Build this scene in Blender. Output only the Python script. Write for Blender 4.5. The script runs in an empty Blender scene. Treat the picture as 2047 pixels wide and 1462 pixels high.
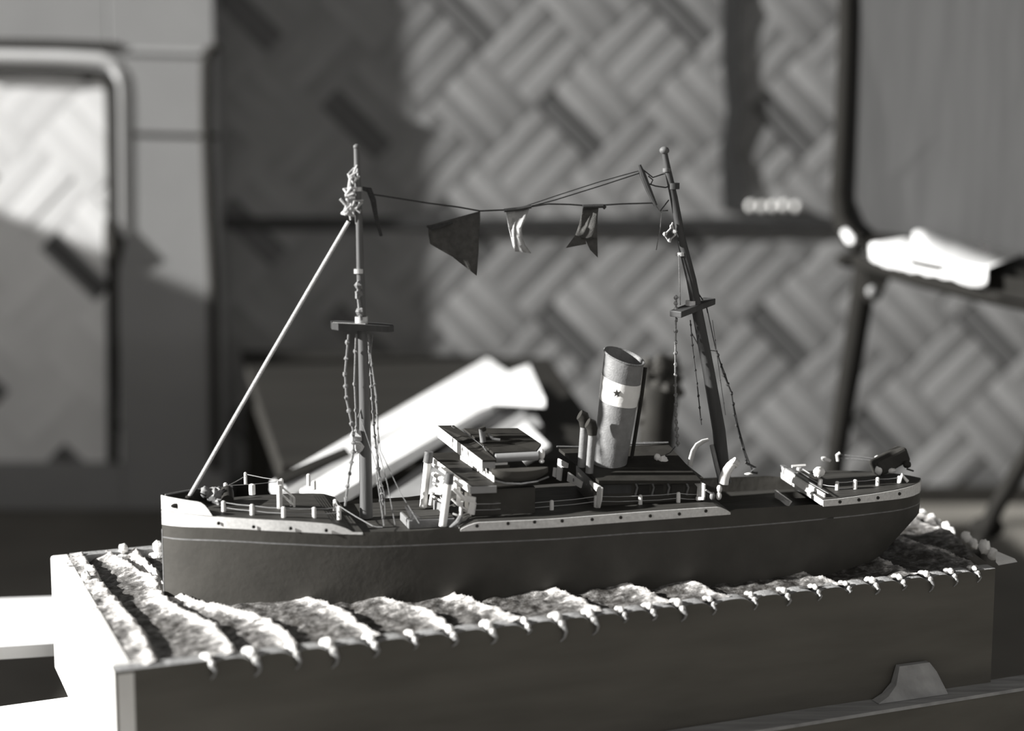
import bpy, bmesh, math, random
from mathutils import Vector, Matrix
random.seed(7)
SC = bpy.context.scene
# ------------------------------------------------------------------ camera, world, sun, exposure
FPX = 3660.0; TH = math.atan(581/FPX); ZC = 0.5
ct, st = math.cos(TH), math.sin(TH)
cam = bpy.data.cameras.new('camera'); camo = bpy.data.objects.new('camera', cam)
SC.collection.objects.link(camo); SC.camera = camo
camo.location = (0, 0, ZC); camo.rotation_euler = (math.pi/2-TH, 0, 0)
cam.sensor_fit = 'HORIZONTAL'; cam.sensor_width = 36.0; cam.lens = FPX*36/2047
cam.clip_start = 0.05; cam.clip_end = 50
cam.dof.use_dof = True; cam.dof.focus_distance = 1.86; cam.dof.aperture_fstop = 2.0
W = bpy.data.worlds.new('world'); SC.world = W; W.use_nodes = True
bg = W.node_tree.nodes['Background']; bg.inputs[0].default_value = (1.0, 0.975, 0.94, 1); bg.inputs[1].default_value = 0.46
SUN = Vector((-0.93, -0.168, 0.38)).normalized()
sl = bpy.data.lights.new('sun', 'SUN'); sl.energy = 12.5; sl.angle = math.radians(1.3); sl.color = (1, 0.99, 0.965)
slo = bpy.data.objects.new('sun', sl); SC.collection.objects.link(slo)
slo.rotation_euler = SUN.to_track_quat('Z', 'Y').to_euler(); slo.location = (-1.9, 0.5, 1.2)
SC.view_settings.view_transform = 'Standard'; SC.view_settings.look = 'None'
SC.view_settings.exposure = 0.0; SC.view_settings.gamma = 1.0; SC.view_settings.use_curve_mapping = False

# ------------------------------------------------------------------ picking points in the place
def ray(px, py):
    a = (px-1023.5)/FPX; b = -(py-731)/FPX
    return Vector((a, ct+b*st, -st+b*ct))
def Pz(px, py, z):
    r = ray(px, py); k = (z-ZC)/r.z; return Vector((r.x*k, r.y*k, z))
def Py(px, py, y):
    r = ray(px, py); k = y/r.y; return Vector((r.x*k, y, ZC+r.z*k))
SA = math.radians(10); ux, uy = math.cos(SA), math.sin(SA); BX, BY = -0.342, 1.742
def loc(p):
    dx, dy = p[0]-BX, p[1]-BY
    return Vector((dx*ux+dy*uy, -dx*uy+dy*ux, p[2]))
def T(px, py, t):                       # ship frame: length s, width t (camera side is negative), height z
    r = ray(px, py); k = (t-BX*uy+BY*ux)/(-r.x*uy+r.y*ux)
    return loc((k*r.x, k*r.y, ZC+k*r.z))
def D(px, py, z): return loc(Pz(px, py, z))

# ------------------------------------------------------------------ materials
MATS = {}
def mat(name, g, rough=0.6, var=0.15, scale=30, bump=0.1, metal=0.0, rnd=0.0, warm=0.0, stretch=(1, 1, 1), bscale=None, spec=0.4):
    if name in MATS: return MATS[name]
    m = bpy.data.materials.new(name); m.use_nodes = True; nt = m.node_tree; N = nt.nodes; L = nt.links
    b = N['Principled BSDF']; b.inputs['Roughness'].default_value = rough; b.inputs['Metallic'].default_value = metal
    b.inputs['Specular IOR Level'].default_value = spec
    tc = N.new('ShaderNodeTexCoord'); mp = N.new('ShaderNodeMapping'); mp.inputs['Scale'].default_value = stretch
    L.new(tc.outputs['Object'], mp.inputs[0])
    no = N.new('ShaderNodeTexNoise'); no.inputs['Scale'].default_value = scale; no.inputs['Detail'].default_value = 6
    L.new(mp.outputs[0], no.inputs['Vector'])
    cr = N.new('ShaderNodeValToRGB'); cr.color_ramp.elements[0].position = 0.3; cr.color_ramp.elements[1].position = 0.7
    def col(v): v = max(0, min(1, v)); return (v*(1+0.5*warm), v, v*(1-warm), 1)
    cr.color_ramp.elements[0].color = col(g*(1-var)); cr.color_ramp.elements[1].color = col(g*(1+var))
    L.new(no.outputs['Fac'], cr.inputs[0]); out = cr.outputs[0]
    if rnd:
        oi = N.new('ShaderNodeObjectInfo'); mr = N.new('ShaderNodeMapRange')
        mr.inputs['To Min'].default_value = 1-rnd; mr.inputs['To Max'].default_value = 1+rnd
        L.new(oi.outputs['Random'], mr.inputs[0])
        vm = N.new('ShaderNodeVectorMath'); vm.operation = 'SCALE'
        L.new(out, vm.inputs[0]); L.new(mr.outputs[0], vm.inputs['Scale']); out = vm.outputs[0]
    L.new(out, b.inputs['Base Color'])
    if bump:
        n2 = N.new('ShaderNodeTexNoise'); n2.inputs['Scale'].default_value = bscale or scale*4; n2.inputs['Detail'].default_value = 5
        L.new(mp.outputs[0], n2.inputs['Vector'])
        bp = N.new('ShaderNodeBump'); bp.inputs['Strength'].default_value = bump; bp.inputs['Distance'].default_value = 0.002
        L.new(n2.outputs['Fac'], bp.inputs['Height']); L.new(bp.outputs[0], b.inputs['Normal'])
    MATS[name] = m; return m
M_hull = mat('hull_black_paint', 0.058, 0.55, 0.12, 40, 0.15, warm=0.10, spec=0.2)
M_deck = mat('deck_dark_paint', 0.042, 0.6, 0.35, 60, 0.2, warm=0.08, stretch=(0.3, 3, 1), spec=0.15)
M_roof = mat('roof_dark_paint', 0.030, 0.65, 0.2, 60, 0.1, warm=0.1, spec=0.1)
M_white = mat('white_paint', 0.80, 0.5, 0.05, 90, 0.1, warm=0.02)
M_strake = mat('strake_white_paint', 0.62, 0.5, 0.12, 350, 0.15, warm=0.02)
M_line = mat('waterline_paint', 0.17, 0.6, 0.25, 200, 0.1)
M_black = mat('black_paint', 0.035, 0.6, 0.1, 50, 0.05, warm=0.08, spec=0.1)
M_funnel = mat('funnel_grey_paint', 0.20, 0.5, 0.15, 120, 0.2)
M_capg = mat('cap_dark_grey', 0.10, 0.6, 0.2, 80, 0.2)
M_mast = mat('mast_varnished_wood', 0.11, 0.6, 0.25, 80, 0.2, stretch=(1, 1, 0.1))
M_mast2 = mat('aft_mast_dark_wood', 0.05, 0.6, 0.25, 80, 0.2, stretch=(1, 1, 0.1))
M_string = mat('pale_string', 0.55, 0.9, 0.3, 900, 0.5)
M_thread = mat('grey_thread', 0.20, 0.9, 0.3, 700, 0.3)
M_dthread = mat('dark_thread', 0.045, 0.9, 0.3, 700, 0.3)
M_wire = mat('rail_wire', 0.38, 0.4, 0.1, 100, 0)
M_brass = mat('bright_metal', 0.6, 0.3, 0.1, 100, 0.1, metal=0.3)
M_flagd = mat('flag_dark_cloth', 0.075, 0.9, 0.2, 200, 0.4, warm=0.05)
M_flagl = mat('flag_light_cloth', 0.42, 0.9, 0.15, 200, 0.4)
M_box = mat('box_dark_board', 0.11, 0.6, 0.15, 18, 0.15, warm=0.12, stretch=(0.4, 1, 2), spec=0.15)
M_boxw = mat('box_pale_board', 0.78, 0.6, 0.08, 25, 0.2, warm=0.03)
M_foam = mat('foam_white_plaster', 0.85, 0.8, 0.05, 120, 0.5, warm=0.02)
M_bench = mat('bench_white_paint', 0.80, 0.5, 0.05, 25, 0.1, stretch=(0.3, 2, 1))
M_bench2 = mat('rail_shade_paint', 0.30, 0.6, 0.25, 40, 0.3, stretch=(0.3, 3, 1))  # dim copy of the bench white, box shade put into the colour
M_floor = mat('floor_dark', 0.15, 0.7, 0.15, 5, 0.1, warm=0.1, spec=0.1)
M_table = mat('table_dark_wood', 0.022, 0.7, 0.15, 8, 0.05, warm=0.1, stretch=(0.3, 2, 1), spec=0.1)
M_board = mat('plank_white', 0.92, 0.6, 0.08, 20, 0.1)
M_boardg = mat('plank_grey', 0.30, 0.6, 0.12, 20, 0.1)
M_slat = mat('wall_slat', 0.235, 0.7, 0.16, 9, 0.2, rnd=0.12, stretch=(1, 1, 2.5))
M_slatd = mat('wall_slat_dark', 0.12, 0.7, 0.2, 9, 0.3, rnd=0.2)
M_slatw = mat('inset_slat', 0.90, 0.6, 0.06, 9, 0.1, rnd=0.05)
M_back = mat('wall_backing', 0.11, 0.8, 0.2, 8, 0.1)
M_cup = mat('cupboard_grey_paint', 0.31, 0.6, 0.05, 7, 0.05)
M_frame = mat('door_frame_pale', 0.66, 0.5, 0.05, 7, 0.05)
M_seal = mat('dark_seal', 0.03, 0.7, 0.1, 20, 0, warm=0.1, spec=0.1)
M_tube = mat('chair_tube_black', 0.014, 0.8, 0.1, 20, 0, warm=0.1, spec=0.1)
M_cloth = mat('chair_grey_cloth', 0.055, 0.9, 0.12, 14, 0.3, stretch=(4, 1, 0.3))
M_sheet = mat('white_sheet', 0.92, 0.8, 0.03, 30, 0.1)
M_rail = mat('wall_rail_dark', 0.032, 0.6, 0.1, 20, 0)
M_room = mat('room_plaster', 0.28, 0.9, 0.1, 5, 0.1)
M_urn = mat('urn_black', 0.025, 0.6, 0.2, 40, 0.2, warm=0.1, spec=0.1)
M_leaf = mat('dried_leaf', 0.05, 0.8, 0.4, 60, 0.3, warm=0.1)

# sea: broken white-crested plaster, sunlit flanks and shaded hollows put into the colour
def sea_mat():
    m = bpy.data.materials.new('sea_painted_plaster'); m.use_nodes = True; nt = m.node_tree; N = nt.nodes; L = nt.links
    b = N['Principled BSDF']; b.inputs['Roughness'].default_value = 0.55; b.inputs['Specular IOR Level'].default_value = 0.3
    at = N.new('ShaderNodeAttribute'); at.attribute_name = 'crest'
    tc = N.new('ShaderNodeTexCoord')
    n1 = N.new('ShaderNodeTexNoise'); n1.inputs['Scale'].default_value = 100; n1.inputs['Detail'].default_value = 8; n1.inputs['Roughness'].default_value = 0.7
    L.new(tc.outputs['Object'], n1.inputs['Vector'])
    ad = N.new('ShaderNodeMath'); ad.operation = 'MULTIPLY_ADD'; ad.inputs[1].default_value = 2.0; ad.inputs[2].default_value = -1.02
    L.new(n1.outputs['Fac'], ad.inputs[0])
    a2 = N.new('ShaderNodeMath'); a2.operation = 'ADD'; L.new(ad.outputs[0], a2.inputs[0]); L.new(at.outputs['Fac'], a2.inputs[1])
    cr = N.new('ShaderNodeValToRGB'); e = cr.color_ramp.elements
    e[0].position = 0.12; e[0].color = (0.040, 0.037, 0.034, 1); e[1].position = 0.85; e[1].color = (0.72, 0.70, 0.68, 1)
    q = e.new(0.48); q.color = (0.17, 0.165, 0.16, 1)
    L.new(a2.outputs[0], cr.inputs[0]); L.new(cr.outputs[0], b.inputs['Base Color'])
    n2 = N.new('ShaderNodeTexNoise'); n2.inputs['Scale'].default_value = 260; n2.inputs['Detail'].default_value = 5
    L.new(tc.outputs['Object'], n2.inputs['Vector'])
    bp = N.new('ShaderNodeBump'); bp.inputs['Strength'].default_value = 0.55; bp.inputs['Distance'].default_value = 0.002
    L.new(n2.outputs['Fac'], bp.inputs['Height']); L.new(bp.outputs[0], b.inputs['Normal'])
    return m
M_sea = sea_mat()

# ------------------------------------------------------------------ mesh building
class MB:
    def __init__(s): s.v = []; s.f = []; s.mi = []; s.cur = 0
    def add(s, vs, fs):
        o = len(s.v); s.v += [tuple(v) for v in vs]; s.f += [tuple(i+o for i in f) for f in fs]; s.mi += [s.cur]*len(fs)
    def box(s, a, b, M=None):
        vs = [Vector((x, y, z)) for x in (a[0], b[0]) for y in (a[1], b[1]) for z in (a[2], b[2])]
        if M is not None: vs = [M @ v for v in vs]
        s.add(vs, [(0, 1, 3, 2), (4, 6, 7, 5), (0, 4, 5, 1), (2, 3, 7, 6), (0, 2, 6, 4), (1, 5, 7, 3)])
    def prism(s, pts, z0, z1):            # outline of (x,y), extruded in z; z0/z1 may be callables
        n = len(pts); g = lambda z, p: z(p) if callable(z) else z
        vs = [(p[0], p[1], g(z0, p)) for p in pts]+[(p[0], p[1], g(z1, p)) for p in pts]
        s.add(vs, [tuple(range(n-1, -1, -1)), tuple(range(n, 2*n))]+[(i, (i+1) % n, (i+1) % n+n, i+n) for i in range(n)])
    def ladder(s, near, far, z0, z1):     # closed slab between two outlines of equal length, quads across
        n = len(near); vs = []
        for p, q in zip(near, far):
            vs += [(p[0], p[1], z0(p)), (p[0], p[1], z1(p)), (q[0], q[1], z1(q)), (q[0], q[1], z0(q))]
        fs = [(i*4+j, i*4+(j+1) % 4, (i+1)*4+(j+1) % 4, (i+1)*4+j) for i in range(n-1) for j in range(4)]
        s.add(vs, fs+[(0, 1, 2, 3), (4*n-4, 4*n-1, 4*n-2, 4*n-3)])
    def plate(s, pts, off):               # any planar polygon of 3d points given thickness by vector off
        n = len(pts); off = Vector(off)
        vs = [Vector(p) for p in pts]+[Vector(p)+off for p in pts]
        s.add(vs, [tuple(range(n-1, -1, -1)), tuple(range(n, 2*n))]+[(i, (i+1) % n, (i+1) % n+n, i+n) for i in range(n)])
    def tube(s, path, r, n=8, caps=True):
        path = [Vector(p) for p in path]; k = len(path)
        rs = r if isinstance(r, (list, tuple)) else [r]*k
        up = None; o = len(s.v); ring = []
        for i, p in enumerate(path):
            d = (path[min(i+1, k-1)]-path[max(i-1, 0)]).normalized()
            if up is None:
                up = Vector((0, 0, 1)) if abs(d.z) < 0.9 else Vector((0, 1, 0))
            x = d.cross(up)
            if x.length < 1e-6: x = d.cross(Vector((1, 0, 0)))
            x.normalize(); y = x.cross(d).normalized(); up = y
            for j in range(n):
                a = 2*math.pi*j/n; ring.append(p+(x*math.cos(a)+y*math.sin(a))*rs[i])
        fs = [(i*n+j, i*n+(j+1) % n, (i+1)*n+(j+1) % n, (i+1)*n+j) for i in range(k-1) for j in range(n)]
        if caps: fs += [tuple(range(n-1, -1, -1)), tuple(range((k-1)*n, k*n))]
        s.add(ring, fs)
    def ell(s, c, r, nu=12, nv=8, rough=0.0, M=None):
        c = Vector(c); vs = []; rnd = random.Random(int(c.x*1e5)+int(c.y*1e4))
        for i in range(1, nv):
            ph = math.pi*i/nv
            for j in range(nu):
                a = 2*math.pi*j/nu; q = 1+rough*(rnd.random()-0.5)*2
                vs.append(Vector((math.sin(ph)*math.cos(a)*r[0], math.sin(ph)*math.sin(a)*r[1], math.cos(ph)*r[2]))*q)
        vs += [Vector((0, 0, r[2])), Vector((0, 0, -r[2]))]
        if M is not None: vs = [M @ v for v in vs]
        vs = [v+c for v in vs]; t = len(vs)-2
        fs = [(i*nu+j, (i+1)*nu+j, (i+1)*nu+(j+1) % nu, i*nu+(j+1) % nu) for i in range(nv-2) for j in range(nu)]
        fs += [(t, j, (j+1) % nu) for j in range(nu)]+[(t+1, (nv-2)*nu+(j+1) % nu, (nv-2)*nu+j) for j in range(nu)]
        s.add(vs, fs)
    def build(s, name, m, parent=None, smooth=False, bevel=0, **props):
        me = bpy.data.meshes.new(name); me.from_pydata(s.v, [], s.f)
        for q in (m if isinstance(m, (list, tuple)) else [m]): me.materials.append(q)
        if any(s.mi): me.polygons.foreach_set('material_index', s.mi)
        bm = bmesh.new(); bm.from_mesh(me); bmesh.ops.recalc_face_normals(bm, faces=bm.faces); bm.to_mesh(me); bm.free()
        if smooth:
            me.polygons.foreach_set('use_smooth', [True]*len(me.polygons))
            try: me.set_sharp_from_angle(angle=math.radians(40))
            except Exception: pass
        o = bpy.data.objects.new(name, me); SC.collection.objects.link(o)
        if parent: o.parent = parent
        if bevel:
            b = o.modifiers.new('bevel', 'BEVEL'); b.width = bevel; b.segments = 2; b.limit_method = 'ANGLE'
        for k, v in props.items(): o[k] = v
        return o
def thing(name, label, cat, at=(0, 0, 0), rz=0, group=None):
    o = bpy.data.objects.new(name, None); SC.collection.objects.link(o); o.location = at; o.rotation_euler = (0, 0, rz)
    o.empty_display_size = 0.02; o['label'] = label; o['category'] = cat
    if group: o['group'] = group
    return o
def copy(o, parent=None):
    c = o.copy(); SC.collection.objects.link(c)
    if parent: c.parent = parent
    return c
def struct(mb, name, m, **k): return mb.build(name, m, kind='structure', **k)
def lerp_tab(tab, x):
    if x <= tab[0][0]: return tab[0][1]
    for (a, p), (b, q) in zip(tab, tab[1:]):
        if x <= b: return p+(q-p)*(x-a)/(b-a)
    return tab[-1][1]

# ================================================================== SETTING
FZ = -0.35; WY = 3.6; CY = 3.53
m = MB(); m.box((-2.0, -0.5, FZ-0.05), (2.6, WY+0.1, FZ)); struct(m, 'floor', M_floor)
m = MB(); m.box((-2.0, WY, FZ), (2.6, WY+0.1, 2.2)); wall = struct(m, 'wall_back', M_back)
m = MB(); m.box((-2.0, 0.6, 2.2), (2.6, WY+0.1, 2.3)); struct(m, 'ceiling', M_room)  # unseen; put in with the right wall to dim the ambient light
m = MB(); m.box((2.6, 0.6, FZ), (2.7, WY+0.1, 2.3)); struct(m, 'wall_right', M_room)
m = MB()                                  # unseen window wall on the left, sill heights shaped to bound the sunlight
m.box((-2.1, -0.5, FZ), (-2.0, 0.3, 2.2)); m.box((-2.1, 0.3, FZ), (-2.0, 2.9, 0.22))
m.box((-2.1, 2.9, FZ), (-2.0, 3.7, 0.655)); m.box((-2.1, 0.3, 1.9), (-2.0, 3.7, 2.2)); m.box((-2.1, 3.58, 0.5), (-2.0, 3.7, 1.9))
struct(m, 'wall_left', M_room)
m = MB()
for a, b in (((-2.08, .3, .22), (-2.04, .34, 1.9)), ((-2.08, 2.86, .22), (-2.04, 2.90, 1.9)), ((-2.08, .3, 1.86), (-2.04, 2.90, 1.9)), ((-2.08, .3, .22), (-2.04, 2.90, .24))): m.box(a, b)
struct(m, 'window_1', M_frame)

# ---- plaited wall: each slat its own object
def slat_mesh(name, L, w, h, m):
    mb = MB(); n = 4; vs = []; fs = []
    xs = [-L/2, -L/2+0.012, L/2-0.012, L/2]
    for i, x in enumerate(xs):
        for j in range(n+1):
            a = -1+2*j/n; e = 0.35 if i in (0, 3) else 1
            vs.append((x, -(h*e*(1-a*a*0.85)), a*w/2))
    for i in range(3):
        for j in range(n): fs.append((i*(n+1)+j, i*(n+1)+j+1, (i+1)*(n+1)+j+1, (i+1)*(n+1)+j))
    me = bpy.data.meshes.new(name); me.from_pydata(vs, [], fs); me.materials.append(m)
    me.polygons.foreach_set('use_smooth', [True]*len(fs)); return me
def plait(parent, x0, x1, z0, z1, Y, org, mesh, meshd, b=0.1475, clip=None):
    w = b/3; R2 = math.sqrt(0.5); cnt = 0
    for i in range(-14, 15):
        for j in range(-14, 15):
            for k in range(3):
                p, q = (i+.5)*b, (j+.5)*b; o = (k-1)*w; along_p = (i+j) % 2 == 0
                if along_p: q += o
                else: p += o
                X = org[0]+(p+q)*R2; Zz = org[1]+(q-p)*R2
                if not (x0 < X < x1 and z0 < Zz < z1): continue
                dark = along_p and k == 0 and i % 2 == 0
                ob = bpy.data.objects.new('slat', meshd if dark else mesh); SC.collection.objects.link(ob)
                ob.parent = parent
                ob.location = (X, Y+random.uniform(-0.0008, 0.0008), Zz)
                ob.rotation_euler = (random.uniform(-.02, .02), math.radians(45 if along_p else -45), random.uniform(-.008, .008)); cnt += 1
    return cnt
SM = slat_mesh('slat', 0.150, 0.0485, 0.0024, M_slat); SMD = slat_mesh('slat_dark', 0.150, 0.020, 0.0004, M_slatd)
mk = Py(1140, 250, WY)
org = (mk.x-math.sqrt(.5)*(0.5*0.1475+0.5*0.1475-0.1475/3), mk.z-math.sqrt(.5)*((0.5*0.1475-0.1475/3)-0.5*0.1475))
plait(wall, -0.62, 1.12, FZ+0.03, 0.70, WY-0.002, org, SM, SMD)
# rail and dark wavy-edged strip on the wall, small pale pegs above the rail
a, b = Py(437, 430, WY), Py(1720, 458, WY)
m = MB(); m.box((-0.6, WY-0.016, a.z-0.028), (0.72, WY-0.002, a.z-0.004)); trim = struct(m, 'trim_1', M_rail, bevel=0.004)
a, b = Py(1440, -40, WY), Py(1478, 418, WY)
m = MB()
edge = [(1444, -60), (1443, 120), (1452, 220), (1440, 300), (1445, 418), (1500, 418), (1483, 340), (1466, 300), (1484, 210), (1476, 120), (1478, -60)]
pts = [Py(x, y, WY-0.012) for x, y in edge]; m.plate(pts, (0, 0.01, 0)); struct(m, 'dark_strip', M_rail)
for i, px in enumerate((1502, 1524, 1546, 1568, 1592)):
    c = Py(px, 412+2*i % 3, WY-0.018); m = MB(); m.tube([c+Vector((0, 0.016, 0)), c], [0.004, 0.0055], 8); m.ell(c, (0.0085, 0.006, 0.009), 10, 6)
    m.build('peg', M_white, trim, smooth=True)
m = MB(); m.box((-0.6, WY-0.02, FZ), (2.6, WY, FZ+0.035)); struct(m, 'baseboard_back', M_seal)

# ---- cupboard at left, with a framed plaited door panel
cup = thing('cupboard', 'tall pale grey cupboard with rounded frame around a sunlit plaited door panel', 'cupboard', (-0.95, CY, FZ))
def cl(p): return Vector(p)-Vector((-0.95, CY, FZ))
x437 = Py(437, 400, CY).x
ins = (Py(0, 150, CY), Py(218, 150, CY), Py(218, 925, CY))
ix1 = ins[1].x; iz1 = ins[0].z; iz0 = ins[2].z
m = MB()
m.box(cl((-1.7, CY+0.012, FZ)), cl((x437, WY-0.004, 0.9)))
m.box(cl((ix1, CY, FZ)), cl((x437, CY+0.013, 0.9))); m.box(cl((-1.7, CY, iz1)), cl((ix1, CY+0.013, 0.9))); m.box(cl((-1.7, CY, FZ)), cl((ix1, CY+0.013, iz0)))
m.build('body', M_cup, cup, bevel=0.003)
def path3(pts, Y): return [cl(Py(x, y, Y)) for x, y in pts]
m = MB(); m.tube(path3([(-60, 113), (0, 113), (120, 115), (205, 119), (228, 126), (241, 145), (245, 175), (246, 300), (247, 420), (248, 470)], CY+0.015), 0.020, 12)
fr = m.build('door_frame', M_frame, cup, smooth=True)
m = MB(); m.tube(path3([(-60, 84), (0, 86), (120, 88), (238, 93)], CY+0.001), 0.008, 8); m.build('seal', M_seal, cup, smooth=True)
m = MB(); m.tube(path3([(-60, 139), (0, 141), (120, 143), (205, 149), (216, 160), (219, 200), (222, 400), (224, 925)], CY+0.001), 0.0085, 8); m.build('seal', M_seal, cup, smooth=True)
m = MB(); m.tube(path3([(250, 104), (405, 108)], CY+0.006), 0.010, 8); m.build('seam', M_boardg, cup, smooth=True)
m = MB(); m.tube(path3([(262, 268), (436, 273)], CY+0.002), 0.005, 8); m.build('seam', M_seal, cup, smooth=True)
m = MB(); m.tube(path3([(222, 440), (230, 480), (226, 540), (226, 925)], CY+0.004), [0.013, 0.022, 0.012, 0.011], 8); m.build('bracket', M_seal, cup, smooth=True)
m = MB(); m.tube(path3([(436, 92), (420, 98), (411, 125), (411, 250), (418, 420), (426, 560), (430, 940)], CY-0.002), 0.0095, 10); m.build('tubular_handle', M_seal, cup, smooth=True)
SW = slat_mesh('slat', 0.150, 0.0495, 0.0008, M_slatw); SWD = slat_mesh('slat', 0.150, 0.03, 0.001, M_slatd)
SW.name = 'inset_slat'
mk = Py(150, 535, CY); R2 = math.sqrt(.5)
og = (mk.x+0.95-R2*(0.1475*2/3), mk.z-FZ-R2*(-0.1475/3))
grp = []
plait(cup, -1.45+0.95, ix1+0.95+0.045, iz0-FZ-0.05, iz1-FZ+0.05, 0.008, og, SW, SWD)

# ================================================================== BOX WITH THE SEA
FL, FR, BR, BL = Vector((-.3376, 1.4932, 0)), Vector((.4957, 1.8215, 0)), Vector((.4550, 2.245, 0)), Vector((-.4870, 1.8749, 0))
O = FL.copy(); BA = math.atan2(FR.y-FL.y, FR.x-FL.x)
box = thing('display_box', 'long open wooden box with dark front and sunlit pale end, filled with plaster waves', 'box', (O.x, O.y, -0.125), BA)
RB = Matrix.Rotation(-BA, 4, 'Z')
def bl(p): v = RB @ (Vector((p[0], p[1], 0))-Vector((O.x, O.y, 0))); return Vector((v.x, v.y, p[2]+0.125))
bFL, bFR, bBR, bBL = bl(FL), bl(FR), bl(BR), bl(BL); BH = 0.125; Lb = bFR.x
knobpx = [(415, 1322), (500, 1310), (582, 1300), (652, 1290), (735, 1280), (815, 1270), (892, 1262), (970, 1254), (1042, 1246), (1108, 1238), (1172, 1230), (1236, 1224), (1290, 1216), (1345, 1208), (1410, 1202), (1484, 1188), (1548, 1180), (1608, 1172), (1668, 1165), (1724, 1160), (1778, 1154), (1830, 1147), (1880, 1142), (1930, 1138)]
ks = [bl(Pz(x, y-6, 0.0)).x for x, y in knobpx]
# front board with scalloped top
def front_top(x):
    if x < ks[0]-0.004: return 0.0
    for a, b in zip(ks, ks[1:]):
        if a <= x <= b:
            u = (x-a)/(b-a); return -0.0065*(abs(2*u-1)**3.0)
    return 0.0
m = MB(); n = 420; th = 0.014; vs = []; fs = []
for i in range(n+1):
    x = Lb*i/n; zt = BH+front_top(x)
    vs += [(x, 0, 0), (x, 0, zt), (x, th, zt+0.001), (x, th, 0)]
for i in range(n):
    for j in range(4): fs.append((i*4+j, i*4+(j+1) % 4, (i+1)*4+(j+1) % 4, (i+1)*4+j))
fs += [(0, 1, 2, 3), (n*4, n*4+3, n*4+2, n*4+1)]
m.add(vs, fs)
top = [k for k, f in enumerate(fs) if k < n*4 and k % 4 == 1]
for k in top: m.mi[k] = 1
M_rimtop = mat('rim_worn_edge', 0.30, 0.7, 0.3, 160, 0.4)
m.build('front_board', [M_box, M_rimtop], box)
def side(name, a, b, th, m_, inward, zt=BH, **k):
    d = (b-a); d.z = 0; nrm = Vector((-d.y, d.x, 0)).normalized()*inward*th
    q = MB(); q.plate([(a.x, a.y, 0), (b.x, b.y, 0), (b.x, b.y, zt), (a.x, a.y, zt)], nrm); return q.build(name, m_, box, **k)
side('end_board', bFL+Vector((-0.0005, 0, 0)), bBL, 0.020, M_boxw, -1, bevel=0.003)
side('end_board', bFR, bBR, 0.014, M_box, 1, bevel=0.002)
# back board in pieces between notches
d = bBR-bBL
def bk(u): return bBL+d*u
q = MB()
nt_ = [0.0, 0.107, 0.155, 0.197, 0.25]
cuts = [(0.02, 0.107, 0), (0.107, 0.155, -0.012), (0.155, 0.197, 0), (0.197, 0.25, -0.012), (0.25, 1, 0)]
for a, b, h in cuts:
    A, B = bk(a), bk(b); nn = Vector((d.y, -d.x, 0)).normalized()*0.014
    q.plate([(A.x, A.y, 0), (B.x, B.y, 0), (B.x, B.y, BH+h), (A.x, A.y, BH+h)], nn)
q.build('back_board', M_rimtop, box)
q = MB(); q.prism([(bFL.x+.01, .01), (bFR.x-.01, .01), (bBR.x-.01, bBR.y-.01), (bBL.x+.01, bBL.y-.01)], 0.0, 0.008); q.build('bottom_board', M_box, box)

# plaster sea: height field in box coordinates
def hn(x, y, s=1.0):
    from mathutils import noise
    return noise.noise(Vector((x*s, y*s, 3.1)))
crest_px = [[(310, 1318), (300, 1290), (285, 1255), (265, 1230), (240, 1205), (205, 1160)],
            [(468, 1296), (455, 1270), (430, 1245), (400, 1228), (360, 1212), (325, 1185), (312, 1140), (280, 1105)],
            [(592, 1282), (570, 1255), (545, 1235), (500, 1220), (430, 1204), (380, 1190)],
            [(757, 1262), (725, 1245), (705, 1225), (680, 1212), (620, 1190)],
            [(897, 1250), (875, 1225), (850, 1213), (820, 1205), (760, 1185)],
            [(1040, 1236), (1010, 1215), (975, 1205), (950, 1198), (900, 1180)],
            [(1212, 1220), (1185, 1205), (1150, 1190), (1125, 1180), (1080, 1165)],
            [(1355, 1205), (1320, 1190), (1290, 1175), (1262, 1168), (1200, 1150)],
            [(1470, 1190), (1430, 1178), (1395, 1165), (1370, 1157), (1320, 1140)],
            [(1700, 1165), (1640, 1152), (1590, 1142), (1550, 1133), (1480, 1120)],
            [(1850, 1148), (1800, 1132), (1760, 1118), (1700, 1108), (1640, 1095)],
            [(1960, 1130), (1900, 1105), (1850, 1098), (1810, 1085), (1760, 1060)],
            [(1990, 1110), (1930, 1085), (1880, 1065), (1840, 1050), (1800, 1030)]]
crs = []
for c in crest_px:
    crs.append(sorted([(lambda v: (v.y, v.x))(bl(Pz(x, y, 0.003))) for x, y in c]))
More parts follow.
